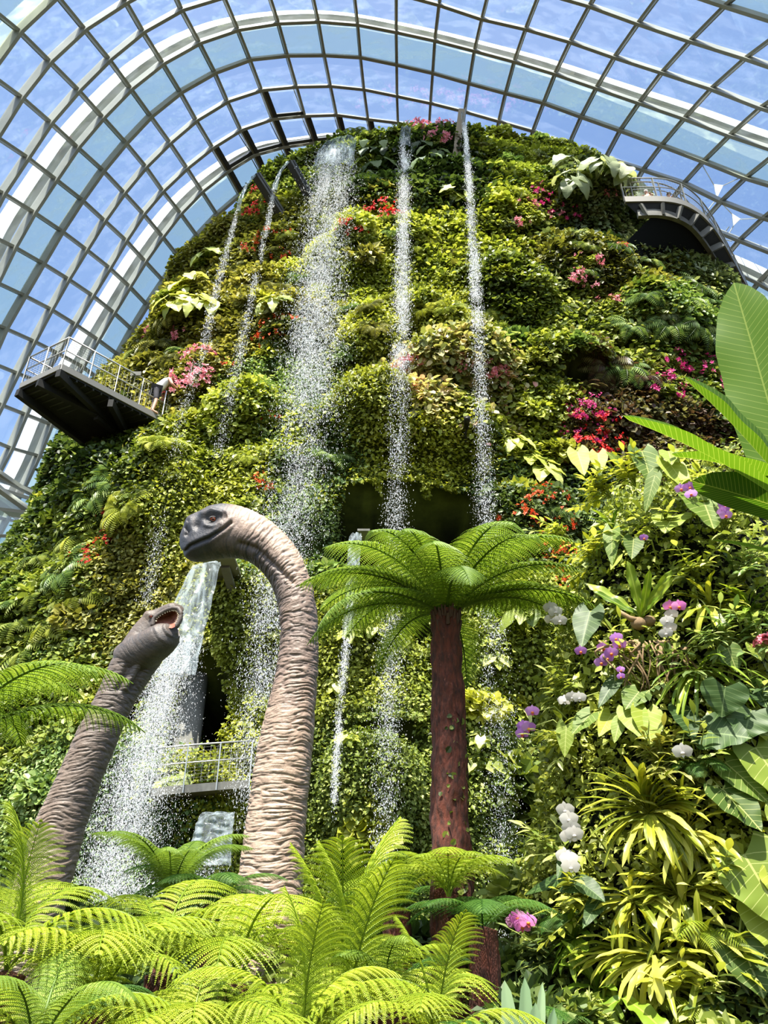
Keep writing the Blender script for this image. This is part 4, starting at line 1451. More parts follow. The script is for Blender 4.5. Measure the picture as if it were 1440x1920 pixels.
# triangular plate anchors hanging on rods between dome and walkway
for k, (tri_, rods_) in enumerate(((((1338, 346), (1356, 348), (1344, 372)), ((1316, 308), (1386, 334), (1324, 398))),
                                   (((1372, 401), (1388, 411), (1375, 424)), ((1352, 380), (1432, 409), (1362, 446))),
                                   (((1356, 440), (1366, 437), (1356, 449)), ((1367, 425), (1330, 455), (1372, 452))))):
    Yt = 27.5
    T3 = np.array([at(x, y, Yt) for x, y in tri_])
    an = tag(empty('cable_anchor', T3.mean(0)), ['triangular steel cable anchor highest above the curved walkway', 'white triangular cable anchor in the middle of the walkway cables', 'smallest triangular cable anchor touching the walkway railing'][k], 'cable anchor')
    o_ = -T3.mean(0)
    g = Geo()
    nn = np.array([0, 0.03, 0])
    V = np.vstack([T3 + o_ - nn, T3 + o_ + nn])
    g.add(V, [(0, 1, 2), (5, 4, 3)], [(0, 3, 4, 1), (1, 4, 5, 2), (2, 5, 3, 0)])
    g.build('plate', M['white_steel'], an)
    for c_, e_ in zip(T3, rods_):
        e3 = dome_hit(*e_) * 0.985 + ORG * 0.015 if (e_[1] < 410 and e_[0] > 1350 or e_[0] == 1316) else at(e_[0], e_[1], Yt - 0.2)
        Geo().tube([c_ + o_, e3 + o_], 0.028, 5).build('rod', M['steel'], an)

# ------------------------------------------------------------------ spouts, troughs, small balcony, lamp
def beam_thing(name, label, cat, a, b, w, h, mat, part=None):
    a, b = np.asarray(a), np.asarray(b)
    r = tag(empty(name, a), label, cat)
    Geo().bar(b * 0, b - a, w, h).build('channel', mat, r)
    d = nrm(b - a)
    sx = nrm(np.cross(d, (0, 0, 1)))
    u = np.cross(sx, d)
    for s_ in (-1, 1):
        Geo().bar(sx * s_ * w * .5 + u * h * .6, b - a + sx * s_ * w * .5 + u * h * .6, 0.04, h * .6).build('side_lip', mat, r)
    return r


Pa, _ = spot(556, 425)
beam_thing('water_spout', 'brown steel spout beam feeding the outermost thin stream', 'water spout', at(478, 328, 20.4), Pa + [0, .6, -.2], 0.30, 0.22, M['steel_dark'])
Pb, _ = spot(600, 390)
beam_thing('water_spout', 'brown steel spout beam feeding the second thin stream, beside the wide cascade', 'water spout', at(543, 304, 20.6), Pb + [0, .6, 0], 0.28, 0.22, M['steel_dark'])
Pc, _ = spot(850, 320)
r_ = tag(empty('water_trough', Pc), 'tall narrow steel trough standing at the summit beside the pink flowers', 'water trough')
tp = at(866, 212, 21.2) - Pc
bt = at(850, 335, 21.9) - Pc
Geo().bar(tp, bt, 0.30, 0.5, (0, -1, 0.3)).build('channel', solid('bronze_steel', (120, 108, 84), 0.5, 0.4), r_)
Geo().bar(tp + [.16, 0, 0], bt + [.16, 0, 0], 0.04, 0.62, (0, -1, 0.3)).build('side_lip', M['deck_edge'], r_)
Pd = at(405, 1052, 15.4)
r_ = tag(empty('spout_tray', Pd), 'flat steel spout tray behind the chin of the large dinosaur', 'water spout')
Geo().box((0.05, 0.55, 0.05), (0.75, 1.3, 0.05)).build('tray', M['deck_edge'], r_)
Geo().bar((0.2, 1.1, -0.25), (0.15, 0.3, 0.0), 0.2, 0.06).build('bracket', M['concrete'], r_)
Pe = at(682, 998, 17.4)
r_ = tag(empty('spout_tray', Pe), 'small spout lip at the corner of the main dark opening', 'water spout')
Geo().box((0, 0.7, 0.02), (0.32, 1.6, 0.06)).build('tray', M['concrete'], r_)
r_ = tag(empty('balcony', at(380, 1440, 15.5)), 'small balcony with a wire mesh railing in the dark opening left of the large neck', 'balcony')
bl = np.array(r_.location)
BL = np.array([at(285, 1448, 15.3), at(330, 1443, 15.4), at(390, 1438, 15.5), at(470, 1432, 15.6)]) - bl
railing(BL + [0, 0, -0.3], 0.75, r_, 4, True, None, r=0.02)
g = Geo()
g.grid(np.stack([BL - [0, 0, .3], BL - [0, 0, .45], BL + [0, 1.5, -.45]], 1))
g.build('balcony_slab', M['concrete'], r_)
pb = at(352, 1380, 17.6)
g = Geo()
g.tube([pb * [1, 1, 0] + [0, 0, 1], pb * [1, 1, 0] + [0, 0, at(352, 1290, 17.6)[2] + .3]], 0.30, 24)
tag(g.build('concrete_column', M['concrete'], None, True), 'round grey concrete column inside the dark opening behind the spout sheet', 'column')
Pl, Nl = spot(868, 812)
Pl = Pl + Nl * 0.35
r_ = tag(empty('spotlight', Pl), 'small black spotlight on the golden moss ledge above the main dark opening', 'spotlight')
Geo().tube([(0, 0, 0), Nl * 0.05 + [0, -.2, .12], [0, -.32, .16]], [.07, .09, .10], 12).build('housing', M['lamp'], r_, True)
Geo().bar((0, 0.3, -.25), (0, 0, 0), 0.05, 0.05).build('bracket', M['lamp'], r_)


# ------------------------------------------------------------------ falling water
DROP_V = np.array([(0.1, 0, 0.7), (0.5, 0, -0.1), (-0.25, 0.43, 0.1), (-0.25, -0.43, -0.3)])
DROP_F = [(0, 1, 2), (0, 2, 3), (0, 3, 1), (1, 3, 2)]
wr = np.random.default_rng(77)


def waterfall(label, pts, n_drops, size=(0.018, 0.045), sheet=0, streak=False, lens=None, power=1.0, holes=0.0):
    """pts: (px, py, Y, half width px); the first 'sheet' share of the path is an unbroken sheet"""
    ys, ymin = [], 1e9
    for p in pts:                       # the water falls clear of the planting behind it
        m_ = _front & (np.abs(_sx - p[0]) < p[3] + 8) & (np.abs(_sy - p[1]) < 30)
        if m_.any():
            ymin = min(ymin, float(SURF[..., 1][m_].min()) - 0.75)
        ys.append(min(p[2], ymin) if p[1] > 290 else p[2])
    P = np.array([at(p[0], p[1], y) for p, y in zip(pts, ys)])
    dep = (P - ORG)[:, 1] * cP + (P - ORG)[:, 2] * sP
    hw = np.array([p[3] for p in pts]) * dep / F
    t = np.append(0, np.cumsum(np.linalg.norm(np.diff(P, axis=0), axis=1)))
    t /= t[-1]
    r = tag(empty('waterfall', P[0]), label, 'waterfall')
    path = lambda u: np.stack([np.interp(u, t, P[:, a]) for a in range(3)], -1)
    if sheet:
        u = np.linspace(0, sheet, 46)
        c = path(u)
        for _ in range(3):
            c[1:-1] = (c[:-2] + 2 * c[1:-1] + c[2:]) / 4
        w = np.interp(u, t, hw)
        s = np.linspace(-1, 1, 15)
        Gd = c[:, None] + np.stack([s[None] * w[:, None], 0.25 * w[:, None] * (s ** 2)[None] + 0.05 * noise3(np.stack([s[None] * 3 + 0 * u[:, None], u[:, None] * 25 + 0 * s[None], 0 * u[:, None] + 0 * s[None]], -1)), 0 * s[None] * u[:, None]], -1)
        g = Geo()
        g.grid(Gd - P[0])
        g.build('water_sheet', M['water_sheet'], r, True)
    u0 = sheet * 0.75
    u = u0 + (1 - u0) * wr.random(n_drops) ** power
    c = path(u)
    w = np.interp(u, t, hw)
    k = wr.normal(0, 0.5, n_drops)
    if streak:
        k = np.round(k * 4) / 4 + wr.normal(0, 0.07, n_drops)
    off = np.stack([k * w, wr.normal(0, 0.35, n_drops) * np.minimum(w, .5) - 0.05, wr.normal(0, 0.03, n_drops)], -1)
    Q = c + off
    cl = noise3(Q * [3.0, 3.0, 1.1] + 3)
    keep = (cl > -0.35 + wr.normal(0, 0.2, n_drops))
    Q = Q[keep]
    n = len(Q)
    s0 = size[0] * (0.5 + wr.random(n) ** 3 * 1.6) * np.clip(np.linalg.norm(Q - ORG, axis=1) / 25, 0.5, 1.1)
    S = np.stack([s0, s0, s0 * (size[1] / size[0]) * (0.4 + wr.random(n) ** 2)], -1)
    a = wr.normal(0, 0.25, (n, 3)) + [0, 0, 1.0]
    zz_ = nrm(a)
    xx = nrm(np.cross(zz_, [0, 1.0, 0.1]))
    B = np.stack([xx, np.cross(zz_, xx), zz_], 1)
    g = Geo()
    g.scatter(DROP_V, DROP_F, None, Q - P[0], B, S, wr.random(n))
    tag(g.build('water_drops', M['spray'], r), None, None, None, 'stuff')
    return r


WS = 20.0
waterfall('wide cascade pouring from the summit in a curved sheet, left of the middle fall', [(652, 254, 21.0, 16), (640, 258, 20.7, 28), (630, 275, 20.4, 35), (624, 310, 20.2, 38), (614, 400, 19.8, 44), (602, 500, 19.2, 50), (590, 620, 18.6, 56), (580, 760, 17.8, 58), (560, 880, 17.0, 62), (545, 960, 16.5, 60), (500, 1200, 15.2, 50), (480, 1420, 14.2, 45), (470, 1560, 13.6, 40)],
          90000, (0.016, 0.042), 0.10, power=0.95)
waterfall('middle fall dropping straight from the summit centre past the main dark opening', [(761, 236, 21.3, 9), (760, 250, 21.0, 10), (759, 300, 20.8, 10), (757, 400, 20.2, 13), (754, 560, 19.3, 17), (750, 700, 18.5, 20), (746, 860, 17.6, 22), (742, 960, 17.0, 24), (736, 1160, 15.8, 24), (728, 1320, 15.0, 28), (722, 1500, 14.2, 30), (718, 1640, 13.5, 30)],
          38000, (0.015, 0.04), 0.06)
waterfall('thin fall from the tall summit trough, rightmost of the falls', [(866, 209, 21.0, 3), (869, 222, 20.8, 4), (873, 260, 20.7, 5), (880, 350, 20.2, 8), (888, 480, 19.4, 11), (896, 620, 18.6, 14), (902, 760, 17.8, 17), (908, 920, 16.9, 22), (920, 1120, 15.8, 26), (930, 1320, 14.9, 34), (940, 1560, 13.8, 38), (950, 1760, 13.0, 36)],
          30000, (0.014, 0.04), 0.05)
waterfall('outermost thin stream arching from the brown spout beam', [(478, 328, 20.3, 3), (462, 345, 20.2, 3), (450, 375, 20.1, 4), (440, 420, 19.9, 5), (415, 510, 19.4, 8), (385, 640, 18.9, 12), (350, 760, 18.2, 14), (320, 900, 17.4, 16), (295, 1020, 16.6, 18), (275, 1140, 15.8, 20)],
          8000, (0.015, 0.04), 0.12)
waterfall('second thin stream arching beside the red blossoms near the summit', [(540, 303, 20.5, 3), (526, 318, 20.4, 3), (515, 350, 20.3, 5), (503, 420, 19.9, 6), (480, 520, 19.3, 9), (455, 640, 18.7, 12), (430, 760, 18.0, 15), (410, 860, 17.4, 16)],
          6000, (0.015, 0.04), 0.12)
waterfall('broad leaning sheet pouring from the tray behind the large dinosaur chin', [(405, 1053, 14.9, 8), (388, 1054, 14.6, 24), (376, 1080, 14.5, 30), (358, 1130, 14.3, 36), (335, 1210, 13.9, 40), (305, 1320, 13.4, 46), (275, 1420, 12.9, 62), (245, 1520, 12.3, 78), (225, 1600, 11.9, 84), (210, 1690, 11.4, 84)],
          60000, (0.016, 0.036), 0.42, power=0.9)
waterfall('narrow straight stream from the small lip beside the tree fern crown', [(668, 999, 17.0, 9), (666, 1006, 16.9, 12), (662, 1060, 16.6, 12), (655, 1140, 16.1, 10), (646, 1240, 15.6, 9), (638, 1340, 15.0, 9), (630, 1440, 14.5, 8), (624, 1540, 14.0, 8)],
          7000, (0.014, 0.04), 0.45)
waterfall('short low sheet of water before the mound, left of the large neck', [(408, 1522, 11.5, 30), (404, 1530, 11.3, 34), (396, 1570, 11.1, 38), (388, 1620, 10.9, 42), (380, 1680, 10.7, 46)],
          1500, (0.014, 0.03), 0.7)


# ------------------------------------------------------------------ single plants rooted in the mountain
pr = np.random.default_rng(5)


def g_shrub(n, R, leaf, flat=0.75, up=0.3, rnd=False, seed=0):
    r = np.random.default_rng(seed)
    d = nrm(r.normal(0, 1, (n, 3)) + [0, 0, 0.35])
    d[:, 2] = np.abs(d[:, 2]) * flat
    lump = 0.75 + 0.35 * noise3(d * 2.2 + seed)
    P = d * (R * lump * (0.45 + 0.55 * r.random(n) ** 0.4))[:, None]
    ax = d + r.normal(0, 0.45, (n, 3)) + [0, 0, -0.15]
    g = Geo()
    V_, F_ = (ROUND_V, ROUND_F) if rnd else (LEAF_V * [0.9, 1, 1], LEAF_F)
    g.scatter(V_, F_, None, P, bases(ax, d * 0.5 + [0, 0, 0.8], r, 0.35), leaf * (0.6 + 0.7 * r.random(n)), np.clip(0.5 + 0.25 * noise3(P * 3 + seed) + r.normal(0, 0.2, n), 0, 1))
    for k in range(7):                       # twigs from the root out to the leaves
        e = d[k] * R * 0.75
        g.tube([(0, 0, -0.25), e * 0.5 + [0, 0, 0.05], e], [0.02, 0.014, 0.006], 4, 0.0)
    return g


PET_V = np.array([(0, 0, 0), (0.30, 0.5, 0.10), (0.16, 0.95, 0.02), (-0.16, 0.95, 0.02), (-0.30, 0.5, 0.10)])
PET_F = [(0, 1, 2), (0, 2, 3), (0, 3, 4)]


def g_blossoms(n, R, size, seed=0, flat=0.75, petals=5, out=1.0):
    r = np.random.default_rng(seed + 50)
    d = nrm(r.normal(0, 1, (n, 3)) + [0, 0, 0.5])
    d[:, 2] = np.abs(d[:, 2]) * flat
    cl = d[r.integers(0, max(3, n // 5), n)]
    d = nrm(cl + 0.28 * d)
    P = d * R * (0.85 + 0.25 * r.random(n))[:, None] * out
    g = Geo()
    for k in range(petals):
        a = 2 * np.pi * k / petals + r.random(n) * 0.3
        X, Y_, Z = [], [], []
        zz = nrm(d + r.normal(0, 0.3, d.shape))
        x = nrm(np.cross(zz, [0.2, 0.1, 1]))
        y = np.cross(zz, x)
        ax = x * np.cos(a)[:, None] + y * np.sin(a)[:, None] + zz * 0.25
        g.scatter(PET_V, PET_F, None, P, bases(ax, zz), size * (0.7 + 0.6 * r.random(n)), np.clip(r.normal(0.5, 0.25, n), 0, 1))
    return g


def g_fern(n, L, pairs=17, seed=0, w=0.26, e0=62, e1=-55, wd=0.30):
    r = np.random.default_rng(seed)
    g = Geo()
    for k in range(n):
        P, D = rachis(L * r.uniform(0.7, 1.1), e0 * r.uniform(0.6, 1.15), e1 + r.uniform(-15, 15), 1.2, 18, r.uniform(-.3, .3))
        a = 2 * np.pi * k / n + r.uniform(-.3, .3)
        Rz = np.array([[math.cos(a), -math.sin(a), 0], [math.sin(a), math.cos(a), 0], [0, 0, 1]])
        P, D = P @ Rz.T, D @ Rz.T
        g.tube(P, np.linspace(0.012, 0.003, 18) * L, 3, 0.2, False)
        q = (np.arange(pairs) + 0.7) / pairs
        c = np.stack([np.interp(q * 17, range(18), P[:, i]) for i in range(3)], -1)
        d = np.stack([np.interp(q * 17, range(18), D[:, i]) for i in range(3)], -1)
        x = nrm(np.cross(d, [0, 0, 1.0]))
        u = np.cross(x, d)
        l = w * L * np.sin(np.pi * (0.12 + 0.86 * q)) ** 0.8
        for s in (-1, 1):
            g.scatter(LEAF_V * [wd, 1, 1], LEAF_F, None, c, bases(s * x + d * 0.45 - [0, 0, 0.2], u), l, np.clip(0.5 + r.normal(0, .15) + r.normal(0, .12, pairs), 0, 1))
    return g


def leaf_grid(L, W, shape='oval', cup=0.12, droop=0.25, nu=7, nv=14, wave=0.03, seed=0, e0=0.0, lobe=0.0, split=0.0):
    """a single broad leaf growing along +Y from the origin, face up (+Z); returns lattice and leaf coordinates"""
    v = np.linspace(0, 1, nv)[:, None]
    u = np.linspace(-1, 1, nu)[None]
    if shape == 'heart':
        w = np.interp(v, [0, .04, .14, .28, .45, .65, .82, .93, 1], [.55, .74, .96, 1, .88, .62, .36, .17, 0.0])
        back = lobe or 0.24
        y = v - back * np.abs(u) ** 1.3 * (1 - v) ** 4
    elif shape == 'strap':
        w = np.interp(v, [0, .15, .4, .7, .9, 1], [.35, .62, .92, 1, .7, 0.0])
        y = v + 0 * u
    elif shape == 'banana':
        w = np.interp(v, [0, .05, .16, .4, .7, .88, .96, 1], [.10, .45, .85, 1, .96, .66, .34, 0])
        y = v + 0.04 * np.abs(u)
    else:
        w = np.interp(v, [0, .12, .35, .6, .85, 1], [.12, .55, 1, .92, .45, 0])
        y = v + 0 * u
    x = u * w * W / 2
    if split:
        x = x * (1 - split * (np.abs(u) > 0.4) * (np.sin(v * 46) > 0.2))
    a = e0 - droop * 2 * v
    yy = L * np.cumsum(np.append([0], np.cos(a[1:, 0]) / (nv - 1)))[:, None] + (y - v) * L
    zz = L * np.cumsum(np.append([0], np.sin(a[1:, 0]) / (nv - 1)))[:, None] + cup * np.abs(x) + wave * W * np.sin(v * 19 + seed) * np.abs(u) ** 2 + 0 * u
    uv = np.stack([u * w + 0 * v, v + 0 * u, 0 * (u + v)], -1)
    return np.stack([x + 0 * v, yy, zz], -1), uv


def add_leaf(g, base, d, up, L, W, tone=0.5, stalk=None, sr=0.006, **kw):
    """broad leaf at base pointing along d with its face towards 'up'"""
    G_, uv = leaf_grid(L, W, **kw)
    y = nrm(d)
    x = nrm(np.cross(y, up))
    z = np.cross(x, y)
    G_ = G_ @ np.stack([x, y, z]) + np.asarray(base)
    g.grid(G_, tone, uv)
    return G_


def g_bigleaf(n, L, W, shape, seed=0, stalk=0.6, spread=0.7, droop=0.45):
    r = np.random.default_rng(seed)
    g = Geo()
    for k in range(n):
        a = 2 * np.pi * k / n * 2.618 + r.uniform(-.3, .3)
        el = r.uniform(0.3, 1.2)
        d = np.array([math.cos(a) * math.cos(el), math.sin(a) * math.cos(el), math.sin(el)])
        s = stalk * L * r.uniform(0.6, 1.3)
        tip = d * s * spread + np.array([0, 0, s * 0.5])
        g.tube([(0, 0, -.1), tip * 0.5 + [0, 0, .06 * s], tip], np.array([0.02, 0.016, 0.010]) * L * 1.2, 5, 0.8)
        dd = np.array([math.cos(a), math.sin(a), -0.25 + 0.5 * (r.random() - .3)])
        add_leaf(g, tip, dd, d * 0.4 + [0, 0, 1.0], L * r.uniform(.75, 1.1), W * r.uniform(.8, 1.1), r.uniform(.2, .9), shape=shape, droop=droop * r.uniform(.6, 1.3), seed=k)
    return g


def g_strap(n, L, W, seed=0, e=(0.5, 1.35), droop=0.75, wave=0.06):
    r = np.random.default_rng(seed)
    g = Geo()
    for k in range(n):
        a = 2.4 * k + r.uniform(-.2, .2)
        el = r.uniform(*e)
        d = np.array([math.cos(a) * math.cos(el), math.sin(a) * math.cos(el), math.sin(el)])
        up = np.array([-math.cos(a) * math.sin(el), -math.sin(a) * math.sin(el), math.cos(el)])
        add_leaf(g, d * 0.02, d, up, L * r.uniform(.7, 1.1), W * r.uniform(.8, 1.2), r.uniform(.1, .95), shape='strap', droop=droop * r.uniform(.6, 1.3), cup=.2, wave=wave, seed=k, nu=5, nv=12)
    return g


def g_vine(L, n, leaf, seed=0):
    r = np.random.default_rng(seed)
    g = Geo()
    for k in range(5):
        x0, y0 = r.uniform(-.25, .25), r.uniform(-.1, .1)
        m = 10
        t = np.linspace(0, 1, m)
        P = np.stack([x0 + .08 * np.sin(t * 5 + k), y0 + .06 * np.cos(t * 4 + k) - .25 * np.sin(t * 2.5), -t * L * r.uniform(.5, 1)], -1)
        g.tube(P, 0.006, 3, 0.2, False)
        q = r.random(n // 5)
        c = np.stack([np.interp(q, t, P[:, i]) for i in range(3)], -1)
        g.scatter(ROUND_V, ROUND_F, None, c, bases(r.normal(0, .6, (len(q), 3)) + [0, -0.3, -.6], r.normal(0, .3, (len(q), 3)) + [0, -1, .5]), leaf * (.6 + .7 * r.random(len(q))), r.random(len(q)))
    return g


MESHES = {}


def proto(key, fn):
    if key not in MESHES:
        MESHES[key] = fn()
    return MESHES[key]


def shrub_mesh(pal, v, big=False):
    return proto(('shrub', pal, v, big), lambda: g_shrub(430 if not big else 260, 0.62, 0.17 if not big else 0.27, seed=v * 7 + 1, rnd=(v + big) % 2 == 1).mesh('leafy_shrub', M['leaf_' + pal]))


def fern_mesh(pal, v):
    return proto(('fern', pal, v), lambda: g_fern(15, 0.95, seed=v * 5 + 2, w=.28).mesh('mountain_fern', M['leaf_' + pal]))


FLW = {'red': ('red', 26, .10), 'orange': ('orange', 30, .09), 'magenta': ('magenta', 34, .09), 'rose': ('rose', 30, .12), 'pinkred': ('rose', 22, .12)}


def place(name, mesh, px, py, s, label, cat, group=None, spin=None, up=0.6, kids=(), lift=0.05, P=None, N=None):
    if P is None:
        P, N = spot(px, py, lift)
    X, Y_, Z = frame(nrm(N * 0.8 + np.array([0, 0, up])), pr.uniform(0, 6.28) if spin is None else spin)
    o = inst(name, mesh, None, mat4(P, X, Y_, Z, s))
    tag(o, label, cat, group)
    for nm, me, stuff in kids:
        k = inst(nm, me, o)
        if stuff:
            k['kind'] = 'stuff'
    return o


def flowering(kind, px, py, s, label, group=None, pal='mid', v=0):
    mat, n, sz = FLW[kind]
    bl = proto(('bl', kind, v), lambda: g_blossoms(int(n * 1.6), 0.70, sz * .85, seed=v + len(kind)).mesh('blossom_spray', M[mat]))
    return place('flowering_shrub', shrub_mesh(pal, v), px, py, s, label, 'flowering shrub', group, kids=(('blossom_spray', bl, True),))


def flowers(kind, pts, label, group=None, pal='mid', s=1.0):
    for k, (x, y) in enumerate(pts):
        flowering(kind, x, y, s * pr.uniform(.8, 1.2), label, group or label, pal, k % 2)


flowers('rose', [(785, 246), (812, 243), (838, 252), (822, 272)], 'pink flowered shrub at the very summit between the middle fall and the tall trough', pal='mid', s=1.0)
flowers('red', [(690, 415), (722, 405), (655, 440), (735, 425), (672, 455)], 'red flowered shrub under the summit, right of the wide cascade', pal='mid', s=.9)
flowers('red', [(488, 378), (492, 405), (470, 425)], 'red flowered shrub on the upper edge between the two thin streams', pal='mid', s=.85)
flowers('orange', [(505, 455), (540, 445), (470, 480), (530, 490)], 'dull orange flowered shrub below the brown spout beams', pal='olive', s=.7)
flowers('orange', [(516, 628), (548, 618), (520, 655), (500, 640)], 'orange flowered shrub beside the second thin stream, halfway up', pal='dark', s=.8)
flowers('rose', [(372, 690), (352, 715), (380, 735), (345, 745)], 'pink flowered shrub between the deck visitor and the thin streams', pal='olive', s=1.0)
flowers('rose', [(292, 634), (345, 632)], 'pale pink flowered shrub on the flank edge above the deck', pal='olive', s=.8)
flowers('red', [(196, 978), (208, 1008), (200, 1035), (160, 1055), (178, 1070)], 'small scarlet flowered shrub hanging on the flank under the viewing deck', pal='mid', s=.6)
flowers('orange', [(494, 905), (500, 920), (505, 798), (430, 690)], 'tiny orange flowered plant above the large dinosaur head', pal='lime', s=.5)
flowers('magenta', [(1250, 690), (1290, 700), (1262, 725), (1310, 740), (1325, 710), (1240, 745)], 'magenta flowered shrub on the far flank beside the banana leaves', pal='mid', s=.95)
flowers('magenta', [(1085, 785), (1120, 775), (1140, 800), (1068, 815), (1100, 830)], 'magenta flowered shrub under the fern ledge, above the orchid column', pal='bronze', s=.85)
flowers('red', [(1085, 808), (1125, 815), (1105, 838), (1140, 845), (1090, 860), (1120, 866)], 'crimson flowered shrub directly above the orchid column', pal='bronze', s=.85)
flowers('orange', [(1000, 965), (1030, 945), (975, 1000), (1015, 995), (1000, 1030), (1045, 985), (1050, 1015), (1025, 1035)], 'orange red flowered shrub between the main dark opening and the orchid column', pal='dark', s=.8)
flowers('orange', [(1050, 1060), (1085, 1065), (1105, 1085), (1075, 1100), (1100, 1125), (1035, 1075), (1060, 1125), (1120, 1100)], 'bright orange flowered shrub touching the right end of the tree fern crown', pal='mid', s=.75)
flowers('rose', [(1040, 425), (968, 428), (985, 400)], 'pink flowered shrub with broad lime leaves near the summit', pal='lime', s=.8)
flowers('magenta', [(1000, 388), (1040, 400), (1070, 415), (1015, 370)], 'dusky purple flowered shrub right of the thin trough fall', pal='bronze', s=.85)
flowers('rose', [(1135, 345), (1138, 372), (1180, 330), (1160, 300)], 'coral pink flowered shrub on the skyline beside the elephant ear leaves', pal='grey', s=.6)
flowers('rose', [(1105, 545), (1150, 550), (1140, 585), (1100, 500), (1075, 530)], 'pink flowered shrub in the green bank below the elephant ear leaves', pal='mid', s=.8)
flowers('rose', [(780, 690), (820, 688), (870, 695), (905, 700), (930, 700)], 'pink edged plant on top of the pink leaved ledge', pal='pink', s=.6)
flowers('red', [(1255, 440), (1290, 450), (1190, 470), (1160, 480)], 'rusty red flowered shrub under the curved walkway', pal='grey', s=.6)
flowers('rose', [(1120, 1195), (1110, 1225)], 'pink flowered plant just left of the orchid column', pal='mid', s=.4)

# broad leaved plants
bg = {k: proto(('big', k), lambda k=k: g_bigleaf(9, 0.75, 0.55 if k != 'dark' else .34, 'heart' if k != 'dark' else 'oval', seed=len(k), droop=.4 if k != 'grey' else .7).mesh('broad_leaf_plant', M['leaf_' + k])) for k in ('dark', 'lime', 'grey', 'mid')}


def broad(pal, pts, label, s=1.0, name='broad_leaf_plant', cat='leafy plant'):
    for x, y in pts:
        place(name, bg[pal], x, y, s * pr.uniform(.85, 1.15), label, cat, label, lift=.45 if pal == 'grey' else .1)


broad('dark', [(690, 300), (722, 295), (705, 330), (790, 290), (815, 300), (800, 325), (760, 320), (690, 345)], 'dark plant with long oval leaves at the summit beside the middle fall', 1.25)
broad('lime', [(350, 560), (372, 590), (335, 590), (395, 500), (365, 545), (400, 600)], 'large heart leaved lime plant on the upper flank skyline above the deck', 1.0)
broad('grey', [(1045, 345), (1070, 372), (1110, 350), (1150, 360), (1180, 395), (1190, 420), (1165, 385)], 'pale elephant ear plant with huge drooping leaves near the curved walkway', 1.25, 'elephant_ear')
broad('lime', [(850, 375), (870, 385)], 'lime rosette plant beside the thin trough fall under the summit', 1.0)
broad('lime', [(1180, 940), (990, 880), (1010, 900), (960, 850)], 'pale heart leaved plant between the golden ledge and the orchid column', .8)
broad('mid', [(500, 590), (520, 585), (330, 1480), (990, 1180), (1000, 1550), (1010, 1580)], 'green heart leaved creeper plant standing out from the trim wall', .8)
broad('lime', [(635, 1300), (650, 1400), (700, 1195), (945, 1500), (975, 1490), (1000, 1490), (905, 1400), (890, 1450), (960, 1350), (930, 1240), (655, 1200), (520, 1210)], 'single lime heart leaved creeper on the lower wall around the tree fern', .42)

# feathery ferns
SHORT = ['below the summit beside the middle fall', 'left of the pink leaved ledge', 'on the rounded golden ledge', 'behind the wide cascade', 'on the bulge above the large dinosaur head', 'left of the large dinosaur head', 'under the viewing deck', 'on the shaded edge under the viewing deck',
         'above the small dinosaur', 'on the lower edge beside the glass', 'between spout sheet and large neck', 'behind the thin straight stream', 'between large neck and tree fern trunk', 'on the mound below the balcony', 'at the foot of the spout sheet', 'right of the tree fern crown',
         'between trunk and orchid column', 'on the pink leaved ledge', 'above the pink leaved ledge', 'between middle fall and trough fall', 'under the summit flowers', 'right of the tall trough', 'right of the trough fall', 'among the purple flowered shrubs', 'beside the elephant ear leaves',
         'below the curved walkway', 'above the magenta flower bank', 'right of the golden ledge', 'among the red flowers by the orchid column', 'under the magenta flowers', 'under the two thin streams', 'beside the thin streams on the upper flank', 'beside the top of the wide cascade', 'behind the deck visitor', 'behind the bend of the large neck', 'behind the orchid column']


def region_of(P):
    return int((((P - reg3) ** 2) * np.array([1, 0.3, 1])).sum(-1).argmin())


ADJ = {'lime': 'lime green', 'fig': 'olive green', 'moss': 'golden green', 'mid': 'mid green', 'dark': 'dark green', 'olive': 'brownish green', 'grey': 'grey green', 'feather': 'light green', 'pink': 'pink flecked', 'bronze': 'bronze', 'gold': 'gold green'}


def auto(kind, px, py, s, pal=None, P=None, N=None, v=None):
    if P is None:
        P, N = spot(px, py, 0.05)
    r = region_of(P)
    pal = pal or REG[r][2]
    v = pr.integers(0, 3) if v is None else v
    if kind == 'shrub':
        lab = ADJ[pal] + ' leafy shrub growing ' + SHORT[r]
        return place('leafy_shrub', shrub_mesh(pal, v), 0, 0, s, lab, 'shrub', lab, P=P, N=N)
    if kind == 'big':
        lab = ADJ[pal] + ' large leaved shrub growing ' + SHORT[r]
        return place('large_leaved_shrub', shrub_mesh(pal, v, True), 0, 0, s, lab, 'shrub', lab, P=P, N=N)
    if kind == 'fern':
        lab = ADJ[pal] + ' arching fern growing ' + SHORT[r]
        return place('mountain_fern', fern_mesh(pal, v), 0, 0, s, lab, 'fern', lab, P=P, N=N, up=.25)
    lab = ADJ[pal] + ' trailing vine hanging ' + SHORT[r]
    me = proto(('vine', pal, v), lambda: g_vine(1.6, 190, .13, v + 3).mesh('trailing_vine', M['leaf_' + pal]))
    o = place('trailing_vine', me, 0, 0, s, lab, 'vine', lab, P=P, N=N)
    X = nrm(np.cross(N, (0, 0, 1)))
    o.matrix_world = mat4(P + N * 0.25, X, np.cross((0, 0, 1), X), (0, 0, 1), s)
    return o


